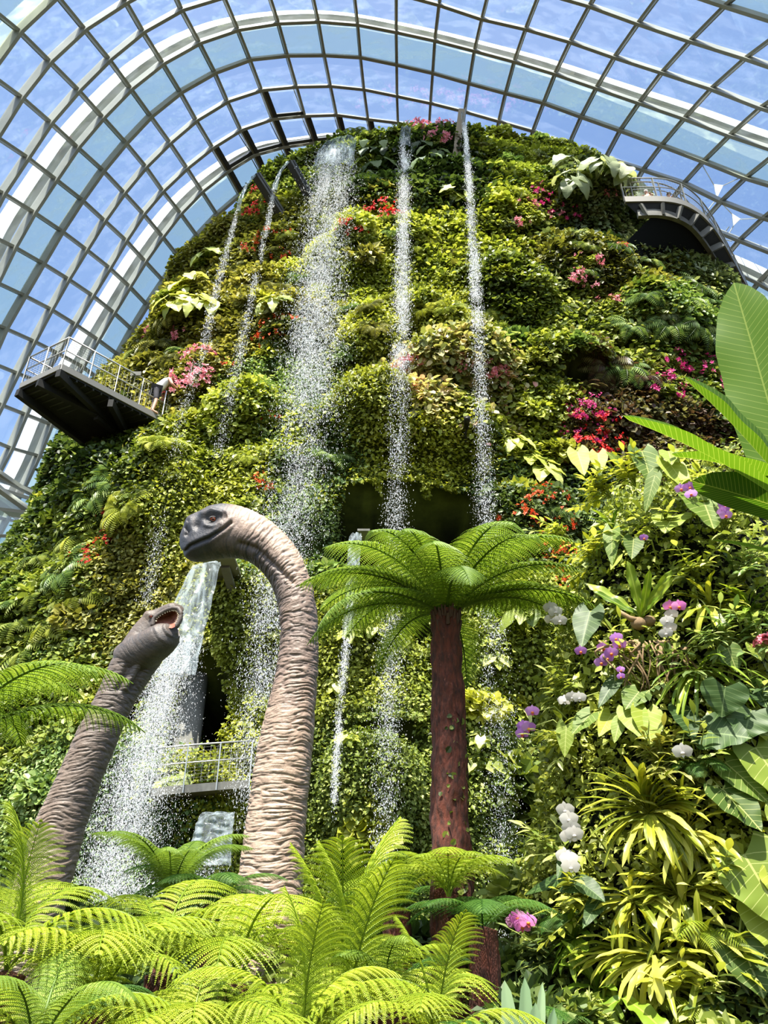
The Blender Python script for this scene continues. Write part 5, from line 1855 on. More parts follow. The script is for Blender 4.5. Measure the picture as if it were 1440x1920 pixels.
for x, y, s, pal in ((305, 655, 1.4, 'olive'), (270, 660, 1.1, 'fig'), (325, 680, 1.1, 'olive'), (812, 580, .9, 'gold'), (790, 590, .8, 'gold'), (838, 585, .8, 'lime'), (868, 640, .8, 'gold'), (1300, 545, 1.3, 'feather'), (1325, 575, 1.3, 'feather'),
                     (1345, 610, 1.2, 'feather'), (1275, 570, 1.2, 'feather'), (1250, 610, 1.2, 'feather'), (1300, 620, 1.3, 'feather'), (1340, 660, 1.2, 'mid'), (1130, 690, 1.2, 'feather'), (1165, 700, 1.3, 'feather'), (1190, 720, 1.0, 'feather'), (1095, 690, 1.0, 'lime'),
                     (960, 300, .9, 'feather'), (985, 310, .9, 'feather'), (1000, 285, .7, 'feather'), (700, 620, .8, 'olive'), (690, 585, .8, 'olive'), (150, 1000, 1.0, 'lime'), (215, 920, 1.2, 'feather'), (180, 930, 1.2, 'feather'), (240, 960, 1.1, 'fig'), (130, 1080, 1.3, 'feather'), (80, 1130, 1.3, 'mid'), (40, 1180, 1.3, 'mid'), (110, 1180, 1.2, 'fig'), (60, 1230, 1.3, 'mid'), (150, 1130, 1.1, 'fig'),
                     (1150, 470, 1.0, 'feather'), (1100, 470, 1.0, 'mid'), (1210, 560, 1.1, 'feather'), (1180, 620, 1.1, 'feather'), (940, 480, .8, 'lime'), (780, 470, .8, 'lime'), (800, 450, .8, 'gold')):
    auto('fern', x, y, s, pal)
# random spread, thinner on the trim moss
okm = (rec < 0.05) & (np.abs(_phi) < 1.62)[None] & (_sy < 1700) & (_sx > -60) & (_sx < 1500)
ki, kj = np.nonzero(okm)
wq = area[ki, kj]
sel = pr.choice(len(ki), 5000, p=wq / wq.sum())
pts = []
DENS = {'fig': .10, 'moss': .03, 'lime': .8, 'mid': .75, 'dark': .8, 'olive': .9, 'grey': 1, 'feather': .8, 'pink': .1, 'bronze': .9}
for q_ in sel:
    P, N = SURF[ki[q_], kj[q_]], SOFT[ki[q_], kj[q_]]
    x, y = _sx[ki[q_], kj[q_]], _sy[ki[q_], kj[q_]]
    r = region_of(P)
    dn = DENS[REG[r][2]]
    if r in (3, 34, 10, 14) or (700 < y < 1000 and 600 < x < 960) or (y > 1000 and 380 < x < 1050):
        dn *= 0.12
    if pr.random() > dn:
        continue
    if any(np.sum((P - p) ** 2) < 1.05 for p in pts):
        continue
    pts.append(P)
    k = pr.random()
    kind = 'shrub' if k < .42 else 'big' if k < .60 else 'fern' if k < .88 else 'vine'
    pal = REG[r][2]
    if pal not in ('bronze', 'pink') and pr.random() < .4:
        pal = pr.choice(['lime', 'mid', 'feather', 'olive', 'dark', 'fig', 'grey' if y < 700 and x > 900 else 'gold'])
    auto(kind, 0, 0, pr.uniform(.7, 1.25) * (1.0 if kind != 'fern' else .95), pal, P, N)
    if len(pts) > 330:
        break
print('mountain plants', len(pts))

for x, y, kd, s_, pl_ in ((1110, 420, 'big', 1.0, 'grey'), (1150, 440, 'shrub', 1.0, 'grey'), (1190, 470, 'big', 1.0, 'grey'), (1080, 450, 'shrub', .9, 'grey'), (1220, 500, 'fern', 1.1, 'feather'), (1170, 500, 'shrub', .9, 'grey'), (1130, 480, 'big', .8, 'olive'), (1020, 330, 'big', .8, 'feather'), (990, 310, 'shrub', .8, 'lime'), (940, 310, 'big', .7, 'lime'), (960, 350, 'shrub', .8, 'feather'), (920, 340, 'shrub', .7, 'lime'), (1010, 300, 'shrub', .8, 'grey'),
                          (960, 268, 'shrub', .8, 'olive'), (985, 262, 'fern', .8, 'feather'), (1010, 266, 'big', .8, 'feather'), (1035, 270, 'fern', .9, 'lime'), (1060, 280, 'shrub', .8, 'grey'), (1090, 294, 'big', .8, 'grey'),
                          (1120, 308, 'shrub', .9, 'grey'), (1150, 325, 'fern', .9, 'grey'), (1165, 345, 'shrub', .8, 'grey'), (930, 268, 'shrub', .7, 'olive'), (560, 320, 'shrub', .9, 'lime'), (585, 295, 'big', .8, 'mid'), (605, 275, 'shrub', .7, 'mid'),
                          (520, 350, 'fern', .9, 'lime'), (450, 440, 'shrub', .9, 'olive'), (430, 470, 'fern', .9, 'fig'), (395, 500, 'big', .9, 'mid'), (340, 535, 'shrub', .9, 'lime'), (320, 570, 'big', 1.0, 'mid'), (150, 860, 'big', 1.0, 'dark'), (120, 930, 'shrub', 1.0, 'dark'), (105, 985, 'big', .9, 'mid'),
                          (80, 1060, 'fern', 1.2, 'mid'), (45, 1110, 'shrub', 1.0, 'feather'), (15, 1160, 'fern', 1.2, 'feather'), (880, 262, 'shrub', .6, 'mid'), (740, 262, 'big', .7, 'dark'), (690, 268, 'big', .8, 'mid'), (900, 275, 'fern', .8, 'olive')):
    auto(kd, x, y, s_, pl_)

# dark undergrowth on the ground behind and between the ferns
n = 26000
ur = np.random.default_rng(8)
P = np.stack([ur.uniform(-9, 6, n), ur.uniform(5.6, 13.5, n), ur.random(n)], -1)
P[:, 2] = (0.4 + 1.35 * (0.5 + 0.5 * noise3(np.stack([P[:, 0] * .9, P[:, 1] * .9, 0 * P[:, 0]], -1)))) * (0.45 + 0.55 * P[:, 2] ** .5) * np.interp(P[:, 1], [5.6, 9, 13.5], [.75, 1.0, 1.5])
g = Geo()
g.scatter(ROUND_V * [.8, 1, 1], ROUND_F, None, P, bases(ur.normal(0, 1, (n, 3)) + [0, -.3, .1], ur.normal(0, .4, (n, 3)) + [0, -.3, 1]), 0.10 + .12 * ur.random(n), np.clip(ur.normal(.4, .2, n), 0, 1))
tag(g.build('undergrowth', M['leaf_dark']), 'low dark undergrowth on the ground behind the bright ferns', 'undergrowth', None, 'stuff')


# ------------------------------------------------------------------ the planted column on the near right
def col_c(z):
    return np.array([2.15 + 0.22 * (z - 1.5), 6.35])


CR = 1.12


def col_spot(px, py, out=0.0):
    """point on the face of the column seen at a pixel, and its outward normal"""
    d = ray(px, py)
    best = None
    for Y in np.arange(4.4, 6.4, 0.02):
        P = ORG + d * (Y / d[1])
        c = col_c(P[2])
        v = P[:2] - c
        r_ = np.hypot(*v)
        if best is None or abs(r_ - CR) < best[0]:
            best = (abs(r_ - CR), P, v / max(r_, 1e-6))
        if r_ <= CR:
            break
    _, P, v = best
    N = nrm(np.array([v[0], v[1], 0.0]))
    return P + N * out, N


zc = np.linspace(0, 5.35, 110)
tc = np.linspace(0, 2 * np.pi, 160, endpoint=False)
G_ = np.zeros((110, 160, 3))
for i, z in enumerate(zc):
    c = col_c(z)
    rr0 = CR * (1 - 0.30 * smooth(4.5, 5.35, z)) - 0.12
    G_[i] = np.stack([c[0] + rr0 * np.cos(tc), c[1] + rr0 * np.sin(tc), z + 0 * tc], -1)
nn_ = np.stack([np.cos(tc), np.sin(tc), 0 * tc], -1)[None]
G_ += nn_ * (0.16 * fbm(G_ * 1.7, 4))[..., None]
pc = tag(empty('planted_column', (2.1, 6.35, 0)), 'moss covered planting column on the right, packed with orchids and ferns', 'planted column')
po = np.array([2.1, 6.35, 0])
g = Geo()
g.grid(G_ - po, 0.5, None, True)
g.add(np.vstack([G_[-1] - po, [G_[-1].mean(0) - po + [0, 0, .1]]]), [(i, (i + 1) % 160, 160) for i in range(160)])
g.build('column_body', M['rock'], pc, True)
cr_ = np.random.default_rng(31)
# knotted pale roots below the star-shaped fern
px0, nx0 = col_spot(1215, 1235, 0.06)
g = Geo()
for k in range(26):
    n = 12
    t = np.linspace(0, 1, n)
    a = cr_.uniform(-1, 1)
    sw = cr_.uniform(.05, .22)
    P = px0 + np.stack([a * .25 + a * sw * np.sin(t * 4 + k), -0.05 - .09 * np.sin(t * 3.1) + 0 * t, 0.1 - t * cr_.uniform(.15, .5)], -1)
    g.tube(P - po, np.linspace(.010, .003, n) * cr_.uniform(.5, 1.6), 5)
g.build('aerial_root', M['root'], pc, True)

# close cover of the column: three bands, nobody could count the leaves
for z0, z1, pal, lab in ((0.4, 1.9, 'mid', 'tangled small leaves covering the lowest third of the orchid column'), (1.9, 3.4, 'fig', 'tangled small leaves covering the middle of the orchid column'), (3.4, 5.5, 'lime', 'tangled small leaves covering the top of the orchid column')):
    n = 9000
    z = cr_.uniform(z0, z1, n)
    a = cr_.uniform(math.radians(150), math.radians(345), n)
    a = np.where((z > 3.2) & (a > math.radians(281)) & (cr_.random(n) < .9), cr_.uniform(math.radians(150), math.radians(281), n), a)   # leaves thinned at top right, dark body standing in for shade
    N = np.stack([np.cos(a), np.sin(a), 0 * a], -1)
    cc = np.stack([2.15 + 0.22 * (z - 1.5), 6.35 + 0 * z, z], -1)
    rr0 = CR * (1 - 0.30 * smooth(4.5, 5.35, z)) - 0.12
    P = cc + N * (rr0 + 0.02 + 0.2 * cr_.random(n) ** 1.5)[:, None]
    P = P + N * (0.16 * fbm(P * 1.7, 4))[:, None]
    g = Geo()
    g.scatter(LEAF_V, LEAF_F, None, P, bases(cr_.normal(0, .7, (n, 3)) + N * .5 + [0, 0, -.3], N + [0, -.2, .8], cr_, .45), 0.035 + 0.06 * cr_.random(n) ** 2, np.clip(cr_.normal(.45, .22, n), 0, 1))
    tag(g.build('leaf_tangle', M['leaf_' + pal]), lab, 'leaf cover', None, 'stuff')


def px_leaf(g, bx, by, tx, ty, W, out0=0.15, out1=0.35, tone=0.6, shape='heart', face=(0, -0.6, 0.7), mode=col_spot, **kw):
    """leaf from a base pixel to a tip pixel on the column, W = width in metres"""
    b, N = mode(bx, by, out0)
    t, N2 = mode(tx, ty, out1)
    add_leaf(g, b, t - b, np.asarray(face) + 0.3 * N, np.linalg.norm(t - b) * 1.04, W, tone, shape=shape, nu=11, nv=22, **kw)
    return b


def anthurium(label, leaves, mat='anth', name='anthurium', root=None):
    """leaves: (base px, base py, tip px, tip py, width, tone)"""
    mx = np.mean([l[0] for l in leaves]), np.mean([l[1] for l in leaves])
    r0, N0 = col_spot(*(root or mx), 0.0)
    o = tag(empty(name, r0), label, 'leafy plant')
    for l in leaves:
        g = Geo()
        b = px_leaf(g, *l[:5], tone=l[5], out0=.16 + cr_.uniform(0, .12), out1=.26 + cr_.uniform(0, .1), cup=.18, droop=.10, wave=.02, seed=cr_.uniform(0, 9), face=(cr_.uniform(-.3, .3), -0.75, 0.55))
        g.V = [v - r0 for v in g.V]
        lf = g.build('leaf', M[mat], o, True)
        st = Geo()
        q = b - r0
        st.tube([np.zeros(3) - N0 * .12, q * .5 + [0, -.02, .03], q], [.010, .008, .006], 6)
        st.build('leaf_stalk', M['stem_green'], lf, True)
    return o


anthurium('veined leafed plant on the top left shoulder of the orchid column, with an orange spadix', [(1128, 858, 1140, 900, .20, .75), (1160, 868, 1168, 905, .16, .7), (1185, 885, 1178, 870, .12, .6)], root=(1150, 890))
anthurium('plant with one long dark ribbed leaf at the top middle of the orchid column', [(1218, 862, 1245, 935, .26, .45), (1262, 868, 1272, 905, .16, .6)], root=(1230, 880))
anthurium('plant with a long golden veined leaf hanging at the top right of the orchid column', [(1262, 890, 1296, 950, .20, .85), (1245, 920, 1232, 985, .12, .4)], root=(1270, 900))
anthurium('plant with two very large pale heart leaves on the right shoulder of the orchid column', [(1310, 950, 1330, 1022, .38, .62), (1268, 985, 1262, 1028, .30, .9)], root=(1290, 985))
anthurium('plant with narrow dark ribbed leaves left of the large heart leaves', [(1178, 1012, 1182, 1075, .14, .4), (1210, 1030, 1216, 1072, .16, .35), (1185, 1060, 1178, 1085, .08, .8)], root=(1195, 1040))
anthurium('dark scalloped heart leaf plant left of the star shaped fern roots', [(1135, 1155, 1140, 1222, .24, .5), (1180, 1290, 1170, 1340, .12, .2)], 'anth_dark', root=(1150, 1190))
anthurium('plant with upright golden veined hearts hanging low, centre of the orchid column', [(1205, 1345, 1232, 1402, .20, .85), (1228, 1348, 1242, 1412, .22, .8), (1172, 1350, 1172, 1392, .14, .75), (1140, 1348, 1128, 1385, .16, .65), (1112, 1370, 1112, 1425, .14, .85), (1215, 1310, 1205, 1345, .20, .4), (1190, 1365, 1188, 1405, .10, .5)], root=(1190, 1340))
anthurium('plant with broad fan veined shield leaves at the right of the orchid column', [(1345, 1310, 1340, 1362, .30, .45), (1385, 1350, 1372, 1400, .34, .4), (1322, 1385, 1375, 1402, .34, .3), (1280, 1345, 1300, 1400, .20, .3), (1400, 1310, 1405, 1345, .24, .3)], 'anth_dark', root=(1350, 1350))
anthurium('plant with huge pale ribbed leaves hanging at the right edge of the picture', [(1395, 1415, 1440, 1535, .36, .6), (1350, 1440, 1405, 1515, .22, .5), (1345, 1490, 1390, 1565, .30, .25), (1425, 1530, 1440, 1610, .22, .6)], root=(1390, 1440))
anthurium('plant with giant yellow green ribbed leaves low at the right edge of the picture', [(1375, 1610, 1425, 1740, .46, .8), (1420, 1640, 1440, 1700, .26, .95), (1405, 1700, 1430, 1800, .34, .75), (1370, 1760, 1395, 1860, .34, .2)], root=(1400, 1650))
anthurium('single dark green broad leaf plant just right of the purple orchid cluster', [(1350, 1240, 1362, 1282, .16, .3), (1390, 1230, 1400, 1260, .14, .5), (1440, 1240, 1432, 1270, .12, .6)], root=(1370, 1250))
anthurium('glossy dark leafed plant with blunt leaves below the white orchid chain', [(1135, 1660, 1106, 1672, .12, .3), (1138, 1662, 1170, 1690, .14, .3), (1150, 1685, 1148, 1735, .12, .2)], 'anth_dark', root=(1135, 1670))
anthurium('small plant with twin dull leaves beside the white orchid chain', [(1096, 1605, 1098, 1650, .07, .4), (1090, 1650, 1050, 1675, .09, .6)], 'anth_dark', root=(1095, 1640))

# the star-shaped bird's nest fern above the roots
r0, N0 = col_spot(1212, 1165, 0.10)
o = tag(empty('nest_fern', r0), 'star shaped fern with five upright ruffled leaves, clamped above pale roots on the orchid column', 'fern')
for (tx, ty, w, t_) in ((1210, 1078, .09, .55), (1150, 1108, .09, .85), (1268, 1100, .07, .7), (1270, 1112, .06, .95), (1240, 1098, .06, .4), (1160, 1125, .06, .3), (1252, 1140, .05, .2)):
    tp, _ = col_spot(tx, ty, .32)
    g = Geo()
    add_leaf(g, (0, 0, 0), tp - r0, (0, -1, .3), np.linalg.norm(tp - r0), w, t_, shape='strap', nu=7, nv=20, wave=.14, cup=.2, droop=.06, seed=tx)
    g.build('leaf', M['strap_green'], o, True)
g = Geo()
g.ball((-.03, 0, -.05), (.06, .05, .05), 8).ball((.05, 0, -.03), (.05, .05, .04), 8)
g.tube([(-.18, -.02, .05), (-.1, -.03, -.02), (0, 0, -.04)], [.012, .02, .03], 6)
g.build('bulb', M['root'], o, True)


def strap_clump(px, py, n, L, W, label, mat='strap', e=(0.1, 1.2), droop=.55, out=.05, hang=0.0, ang=None):
    r0, N0 = col_spot(px, py, out)
    o = tag(empty('strap_fern', r0), label, 'fern')
    for k in range(n):
        a = cr_.uniform(0, 2 * np.pi) if ang is None else cr_.uniform(*ang)
        sd = np.array([-N0[1], N0[0], 0])
        d = nrm(N0 * cr_.uniform(.35, 1.0) + sd * math.cos(a) * 1.1 + np.array([0, 0, 1.0]) * (math.sin(a) * .9 + .15 - hang))
        up = nrm(np.array([0, 0, 1.0]) - d * d[2] + N0 * .5)
        g = Geo()
        l = L * cr_.uniform(.6, 1.1)
        G2, uv = leaf_grid(l, W * cr_.uniform(.7, 1.2), shape='strap', nu=5, nv=14, wave=.10, cup=.25, droop=droop * cr_.uniform(.5, 1.4), seed=k, e0=cr_.uniform(.1, .5))
        x = nrm(np.cross(d, up))
        z = np.cross(x, d)
        g.grid(G2 @ np.stack([x, d, z]), np.clip(cr_.normal(.6, .25), 0, 1), uv)
        g.build('leaf', M[mat], o, True)
    return o


strap_clump(1225, 1530, 80, .46, .045, 'big round clump of golden strap leaves halfway down the orchid column', e=(0, 1.2), out=.10)
strap_clump(1290, 1560, 40, .42, .045, 'golden strap leaf clump merging at the right of the big round clump', out=.08)
strap_clump(1195, 1690, 34, .38, .04, 'upper golden strap leaf fern under the big round clump', out=.06)
strap_clump(1275, 1680, 38, .40, .045, 'golden strap leaf fern right of the upper strap fern, low on the column', out=.06)
strap_clump(1180, 1790, 26, .36, .04, 'yellow strap leaf fern low on the left part of the orchid column', out=.06, mat='strap')
strap_clump(1240, 1800, 30, .40, .042, 'yellow strap leaf fern around the bright hanging tongue leaf', out=.08)
strap_clump(1320, 1800, 30, .42, .045, 'yellow strap leaf fern at the lower right of the orchid column', out=.06)
strap_clump(1290, 1740, 22, .36, .04, 'small golden strap fern between the lower strap clumps', out=.06)
strap_clump(1310, 1260, 26, .5, .03, 'hanging clump of narrow dark leaves right of the pale roots', 'strap_green', out=.05, hang=1.0)
strap_clump(1330, 1140, 26, .34, .05, 'clump of pale pointed leaves on the shaded right side of the column', 'strap', out=.05)
strap_clump(1400, 1150, 26, .36, .05, 'clump of grey green pointed leaves at the right picture edge', 'strap_green', out=.05)
strap_clump(1160, 1000, 20, .26, .05, 'small pointed leaf plant on the upper left of the orchid column', 'strap_green', out=.05)
strap_clump(1090, 1760, 18, .30, .05, 'rosette of dark glossy leaves under the pink orchid', 'strap_green', out=.05)
strap_clump(1130, 1860, 18, .34, .05, 'low rosette of glossy leaves at the foot of the orchid column', 'strap_green', out=.05)
r0, N0 = col_spot(1245, 1820, .3)
o = tag(empty('tongue_leaf_plant', r0), 'plant with one bright yellow tongue leaf hanging among the lower strap ferns', 'leafy plant')
g = Geo()
add_leaf(g, (0, 0, .08), (0.01, -.05, -1), (0, -1, .2), .24, .06, 1.0, shape='strap', nu=7, nv=14, droop=.05, wave=.12)
g.build('leaf', M['strap'], o, True)
r0, N0 = col_spot(1190, 1868, .22)
o = tag(empty('variegated_plant', r0), 'low plant with two big green leaves edged in yellow at the column foot', 'leafy plant')
for tx, ty, w in ((1265, 1905, .13), (1130, 1915, .10)):
    tp, _ = col_spot(tx, ty, .4)
    g = Geo()
    add_leaf(g, (0, 0, 0), tp - r0, (0, -.6, .8), np.linalg.norm(tp - r0) * 1.1, w, .6, shape='strap', nu=9, nv=20, droop=.3, wave=.10)
    g.build('leaf', M['strap_green'], o, True)

# leafy shoots: paired oval leaves on thin stems
SH = [(1075, 1010, 'leafy shoot with paired leaves at the far left top of the orchid column', 'lime'), (1150, 935, 'leafy shoot crowding the top left of the orchid column', 'gold'), (1195, 915, 'leafy shoot with upright yellow leaves at the top of the orchid column', 'gold'),
      (1240, 1010, 'leafy shoot in the upper middle of the orchid column', 'lime'), (1130, 1050, 'leafy shoot with hanging pairs on the left side under the top', 'gold'), (1300, 915, 'leafy shoot standing at the top right of the orchid column', 'lime'),
      (1300, 1085, 'lone forked shoot above the lilac orchid on the right shoulder', 'lime'), (1360, 1010, 'leafy shoot in the shade beside the lilac orchid chain', 'mid'), (1385, 1090, 'pale leafy shoot on the shaded right side, upper one', 'feather'), (1400, 1210, 'pale leafy shoot on the shaded right side, lower one', 'feather'),
      (1345, 1215, 'leafy shoot over the hanging narrow leaves', 'feather'), (1085, 1300, 'green feathered shoot above the lilac orchids on the left side', 'mid'), (1090, 1400, 'green shoot beside the lower lilac orchid on the left side', 'lime'), (1240, 1440, 'brownish tangle shoot over the big round clump', 'olive'),
      (1310, 1440, 'small leafy shoot beside the single white orchid', 'mid'), (1065, 1600, 'loose leafy shoot left of the white orchid chain', 'mid'), (1110, 1700, 'loose leafy shoot between white chain and pink orchid', 'gold'), (1050, 1800, 'dark leafy shoot left of the column foot', 'dark'), (1180, 1250, 'yellow green tuft beside the purple orchid cluster', 'lime'),
      (1260, 1270, 'dark leafy shoot in the middle of the column behind the roots', 'dark'), (1340, 1680, 'leafy shoot between the strap ferns and the giant ribbed leaves', 'gold'), (1390, 1880, 'dark leafy shoot in the lower right corner', 'dark'), (1270, 1870, 'feathery yellow tuft at the bottom of the column', 'gold'), (1330, 1890, 'feathery light tuft at the bottom right of the column', 'lime'), (1420, 1330, 'leafy shoot at the right picture edge beside the shield leaves', 'feather')]
for x, y, lab, pal in SH:
    r0, N0 = col_spot(x, y, 0.0)
    o = tag(empty('leafy_shoot', r0), lab, 'leafy plant')
    st = Geo()
    lv = Geo()
    for k in range(10):
        d = nrm(N0 * cr_.uniform(.5, 1.2) + cr_.normal(0, .5, 3) + [0, 0, .45])
        L = cr_.uniform(.16, .42)
        t = np.linspace(0, 1, 8)
        P = np.outer(t * L, d) + np.outer(t ** 2, [0, 0, -.12 * L]) + N0 * .03
        st.tube(P, np.linspace(.006, .003, 8), 4)
        for q in np.linspace(.35, 1, 5):
            c = np.array([np.interp(q, t, P[:, i]) for i in range(3)])
            sd = nrm(np.cross(d, [0, 0, 1.0]) + cr_.normal(0, .2, 3))
            for s in (-1, 1):
                if q == 1 and s == 1:
                    continue
                dd = nrm(sd * s + d * .6 + [0, 0, -.15]) if q < 1 else d
                add_leaf(lv, c, dd, np.array([0, -.35, 1.0]) + cr_.normal(0, .2, 3), cr_.uniform(.07, .13), cr_.uniform(.028, .05), np.clip(cr_.normal(.6, .25), 0, 1), shape='oval', nu=3, nv=6, droop=.25, cup=.2)
    st.build('stem', M['stem_green'], o, True)
    lv.build('foliage', M['leaf_' + pal], o, True)['kind'] = 'stuff'

# nearer feather fronds among them
for x, y, s, mm, lab in ((1300, 1440, .32, FR_DEEP, 'little dark feather fern beside the single white orchid'), (1330, 1760, .34, FR_BRIGHT, 'little yellow feather fern hanging at the right of the lower strap ferns'), (1290, 1890, .3, FR_BRIGHT, 'little yellow feather fern at the bottom of the orchid column'), (1060, 1720, .34, FR_DEEP, 'dark feather fern in the shade left of the orchid column')):
    r0, N0 = col_spot(x, y, .05)
    o = tag(empty('fern', r0), lab, 'fern')
    for k in range(5):
        put_frond(o, mm, math.pi + (k - 2) * .6 + (.3 if x > 1250 else -.2), math.radians(-25 - 8 * (k % 2)), s * cr_.uniform(.8, 1.1), k)


# ------------------------------------------------------------------ orchids
def orchid(label, pts, mat, r=0.045, stem_from=None, name='orchid_spray', lipm='lip'):
    """pts: pixels of the single blossoms"""
    sx, sy = stem_from or (pts[-1][0] + 6, pts[-1][1] + 40)
    r0, N0 = col_spot(sx, sy, 0.0)
    o = tag(empty(name, r0), label, 'orchid')
    cs = []
    for k, (x, y) in enumerate(pts):
        c, N = col_spot(x, y, .34)
        cs.append(c)
        toc = nrm(nrm(ORG - c) + cr_.normal(0, .18, 3) + [0, 0, -.05])
        X, Y_, Z = frame(toc, 0, (0, 0, 1))
        # x across, y upwards in the blossom's own plane
        up = nrm(np.array([0, 0, 1.0]) - toc * toc[2])
        rt = np.cross(up, toc)
        g = Geo()
        for a, L, W in ((90, .95, .62), (210, .95, .60), (330, .95, .60), (168, 1.08, 1.25), (12, 1.08, 1.25)):
            a = math.radians(a + cr_.uniform(-5, 5))
            d = rt * math.cos(a) + up * math.sin(a) + toc * .12
            add_leaf(g, toc * (.004 if L < 1 else .008), d, toc, L * r, W * r, cr_.uniform(.2, .9), shape='oval', nu=5, nv=7, droop=.15, cup=-.1, wave=.02)
        g.build('blossom', M[mat], o, True).location = Vector(c - r0)
        bl = COL.objects[-1]
        lp_ = Geo()
        lp_.ball(toc * .014 - up * .008, np.array([.22, .22, .16]) * r, 6)
        add_leaf(lp_, toc * .014 - up * .006, -up + toc * .5, toc, .5 * r, .34 * r, .9, shape='oval', nu=3, nv=5)
        lp_.build('lip', M[lipm], bl, True)
    cs = np.array(cs)
    path = np.vstack([[0, 0, 0], (cs[-1] - r0) * .5 + [0, -.04, .10], (cs[::-1] - r0) + [0, .03, 0]])
    g = Geo()
    g.tube(path, .005, 5)
    g.build('stem', M['stem_green'], o, True)
    return o


orchid('white orchid spray on the left edge of the column, beside the dark scalloped leaf', [(1098, 1150), (1106, 1160), (1100, 1172), (1112, 1178)], 'white', .058, (1120, 1200), lipm='white')
orchid('white orchid spray hanging under the magenta one, right of the pale roots', [(1270, 1182), (1264, 1194), (1268, 1206), (1262, 1216)], 'white', .048, (1245, 1190), lipm='white')
orchid('magenta pink orchid pair above the white spray, right of the pale roots', [(1268, 1167), (1280, 1168)], 'orchid_pink', .052, (1250, 1190))
orchid('large purple orchid cluster beside the pale roots on the column', [(1175, 1235), (1186, 1246), (1198, 1232), (1180, 1255), (1172, 1262), (1194, 1220)], 'lilac', .05, (1200, 1270))
orchid('lone purple orchid left of the large purple cluster', [(1143, 1238)], 'lilac', .045, (1150, 1262))
orchid('white orchid arch at the left edge above the golden hearts', [(1119, 1328), (1130, 1322), (1141, 1324)], 'white', .05, (1160, 1345), lipm='white')
orchid('small lilac orchid on the left edge, upper of two', [(1071, 1341)], 'lilac', .055, (1085, 1370))
orchid('lilac orchid pair on the left edge, lower of two', [(1058, 1366), (1056, 1380), (1066, 1370)], 'lilac', .055, (1085, 1390))
orchid('lilac orchid spray lying on the large pale heart leaf', [(1284, 955), (1296, 952), (1298, 966)], 'lilac', .048, (1310, 980))
orchid('lilac orchid chain hanging at the right of the large pale heart leaf', [(1341, 980), (1344, 990), (1342, 999), (1345, 1006)], 'lilac', .046, (1350, 1030))
orchid('single white orchid hanging above the big round clump', [(1284, 1430)], 'white', .062, (1290, 1400), lipm='white')
orchid('chain of white orchids left of the big round strap clump', [(1121, 1528), (1126, 1545), (1129, 1562), (1126, 1577), (1133, 1573)], 'white', .062, (1140, 1600), lipm='white')
orchid('lower white orchid pair below the white chain', [(1126, 1618), (1128, 1632), (1120, 1612)], 'white', .06, (1135, 1665), lipm='white')
orchid('large pink orchid low at the left of the column', [(1050, 1722), (1066, 1730), (1058, 1738), (1046, 1730)], 'orchid_pink', .06, (1085, 1750))
orchid('tiny violet orchid under the large purple cluster', [(1199, 1278), (1200, 1290)], 'lilac', .03, (1205, 1310))
orchid('tiny lilac orchid under the large heart leaves', [(1232, 1040)], 'lilac', .035, (1238, 1070))
r0, N0 = col_spot(1408, 1240, .25)
o = tag(empty('flowering_shrub', r0), 'dusty pink flower ball on the shaded right side of the column', 'flowering plant')
g = g_blossoms(60, .085, .03, 3, 1.0)
g.build('flower_head', M['rose'], o)
Geo().tube([N0 * -.3, (0, 0, 0)], .006, 5).build('stem', M['stem_green'], o)

# ------------------------------------------------------------------ banana plant reaching in from the right
bo = at(1700, 1350, 3.6)
bo[2] = 0
bp_ = tag(empty('banana_plant', bo), 'banana plant reaching in at the right edge with huge backlit leaves', 'banana plant')
crn = at(1640, 1080, 3.6) - bo
g = Geo()
g.tube([(0, 0, 0), crn * [.6, .6, .5], crn], [.14, .12, .07], 16)
g.build('trunk', M['stem_green'], bp_, True)
for bx, by, by_, tx, ty, ty_, W, face, dr, tn, fold in (
        (1500, 960, 3.5, 1385, 556, 3.5, .42, (-.75, -.9, -.1), -.02, .75, .1), (1490, 935, 3.4, 1318, 700, 3.1, .24, (-.2, -.7, .8), .10, .35, .5), (1500, 965, 3.4, 1218, 745, 3.0, .21, (.1, -.8, .8), .14, .6, .5),
        (1500, 930, 3.7, 1290, 800, 3.3, .18, (.1, -.6, 1), .2, .6, .5), (1560, 990, 3.6, 1300, 882, 3.4, .22, (.1, .5, 1), .16, .1, .3), (1510, 1060, 3.6, 1352, 992, 3.3, .07, (.1, -.6, 1), .1, .4, .3)):
    b = at(bx, by, by_) - bo
    t = at(tx, ty, ty_) - bo
    lf = Geo()
    add_leaf(lf, b, t - b, face, np.linalg.norm(t - b) * 1.02, W, tn, shape='banana', nu=11, nv=40, droop=dr, cup=fold, wave=.02)
    L_ = lf.build('leaf', M['banana'], bp_, True)
    s_ = Geo()
    s_.tube([crn, (crn + b) / 2 + [0, 0, -.03], b], [.03, .022, .014], 8)
    s_.build('leaf_stalk', M['stem_green'], L_, True)

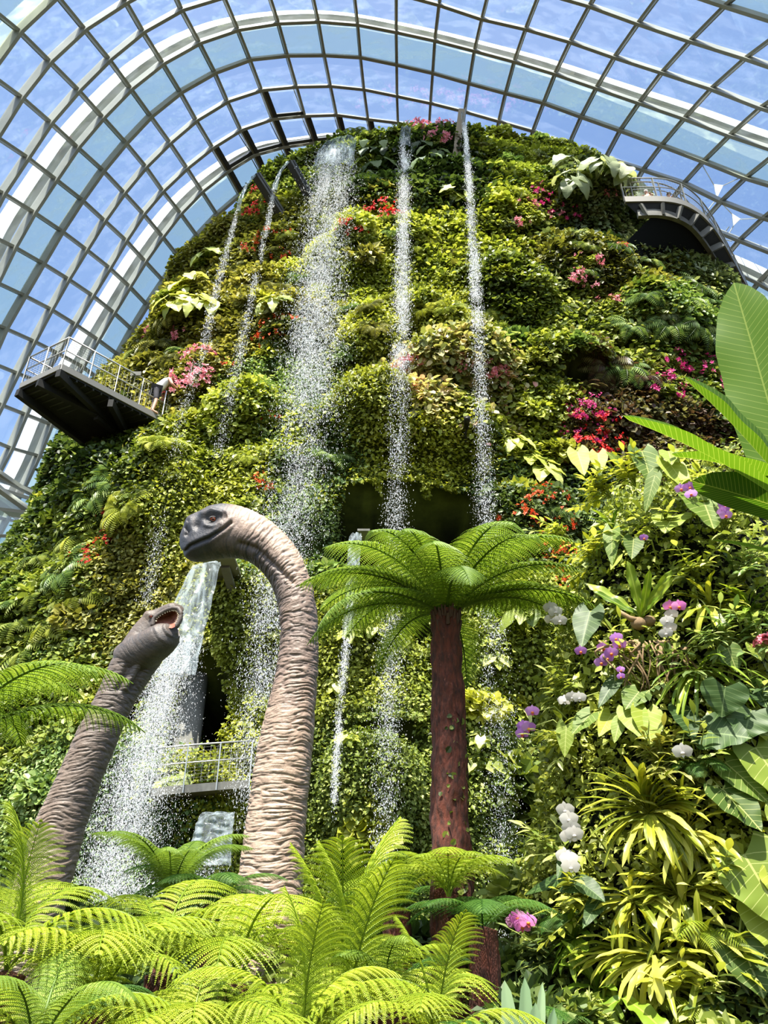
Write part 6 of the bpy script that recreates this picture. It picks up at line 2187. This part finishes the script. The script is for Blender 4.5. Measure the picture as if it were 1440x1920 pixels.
# ------------------------------------------------------------------ small plants at the lower right corner
c0 = at(970, 1960, 4.3)
b0 = np.array([c0[0], c0[1], 0.0])
o = tag(empty('agave', b0), 'clump of pale sword shaped leaves at the bottom, left of the orchid column', 'agave')
for tx, ty, w in ((947, 1838, .075), (985, 1833, .07), (1018, 1842, .05), (1005, 1880, .07), (960, 1890, .07), (1040, 1890, .06)):
    tp = at(tx, ty, 4.25) - b0
    bt_ = np.array([(tp[0]) * .35, 0, c0[2] - .25])
    g = Geo()
    add_leaf(g, bt_, tp - bt_, (.1, -1, .2), np.linalg.norm(tp - bt_), w, cr_.uniform(.2, .9), shape='strap', nu=7, nv=12, droop=0.02, cup=.35, wave=0)
    g.build('leaf', M['agave'], o, True)
Geo().tube([(0, 0, 0), (0, 0, c0[2] - .1)], [.10, .07], 12).build('trunk', M['trunk'], o, True)
# a few leafy bushes on the ground to the right of the trunk
for k, (x, y, Y, s, pal, lab) in enumerate(((930, 1840, 6.4, .8, 'dark', 'dark bush on the ground right of the rust brown trunk'), (1010, 1700, 6.8, .8, 'mid', 'green bush on the ground against the orchid column'), (1000, 1900, 5.0, .6, 'dark', 'dark bush behind the pale sword leaves'), (1080, 1890, 5.0, .4, 'mid', 'glossy green bush at the left foot of the orchid column'), (1400, 1960, 4.7, .5, 'mid', 'dark bush in the lower right corner'), (60, 1700, 8.9, .9, 'dark', 'dark bush behind the base of the small dinosaur'), (200, 1760, 8.0, .9, 'dark', 'dark glossy bush between the dinosaurs behind the ferns'), (760, 1780, 7.2, .8, 'dark', 'dark bush behind the ferns left of the trunk'), (600, 1800, 7.6, .9, 'mid', 'green bush right behind the foot of the large neck'))):
    p = at(x, y, Y)
    o = tag(empty('bush', (p[0], p[1], 0)), lab, 'bush')
    Geo().tube([(0, 0, 0), (0, .03, p[2])], [.05, .03], 8).build('stem', M['stem_dark'], o)
    me = shrub_mesh(pal, k % 3)
    f_ = inst('foliage', me, o, Matrix.Translation((0, 0, p[2] - .1)) @ Matrix.Scale(s, 4))
    f_['kind'] = 'stuff'
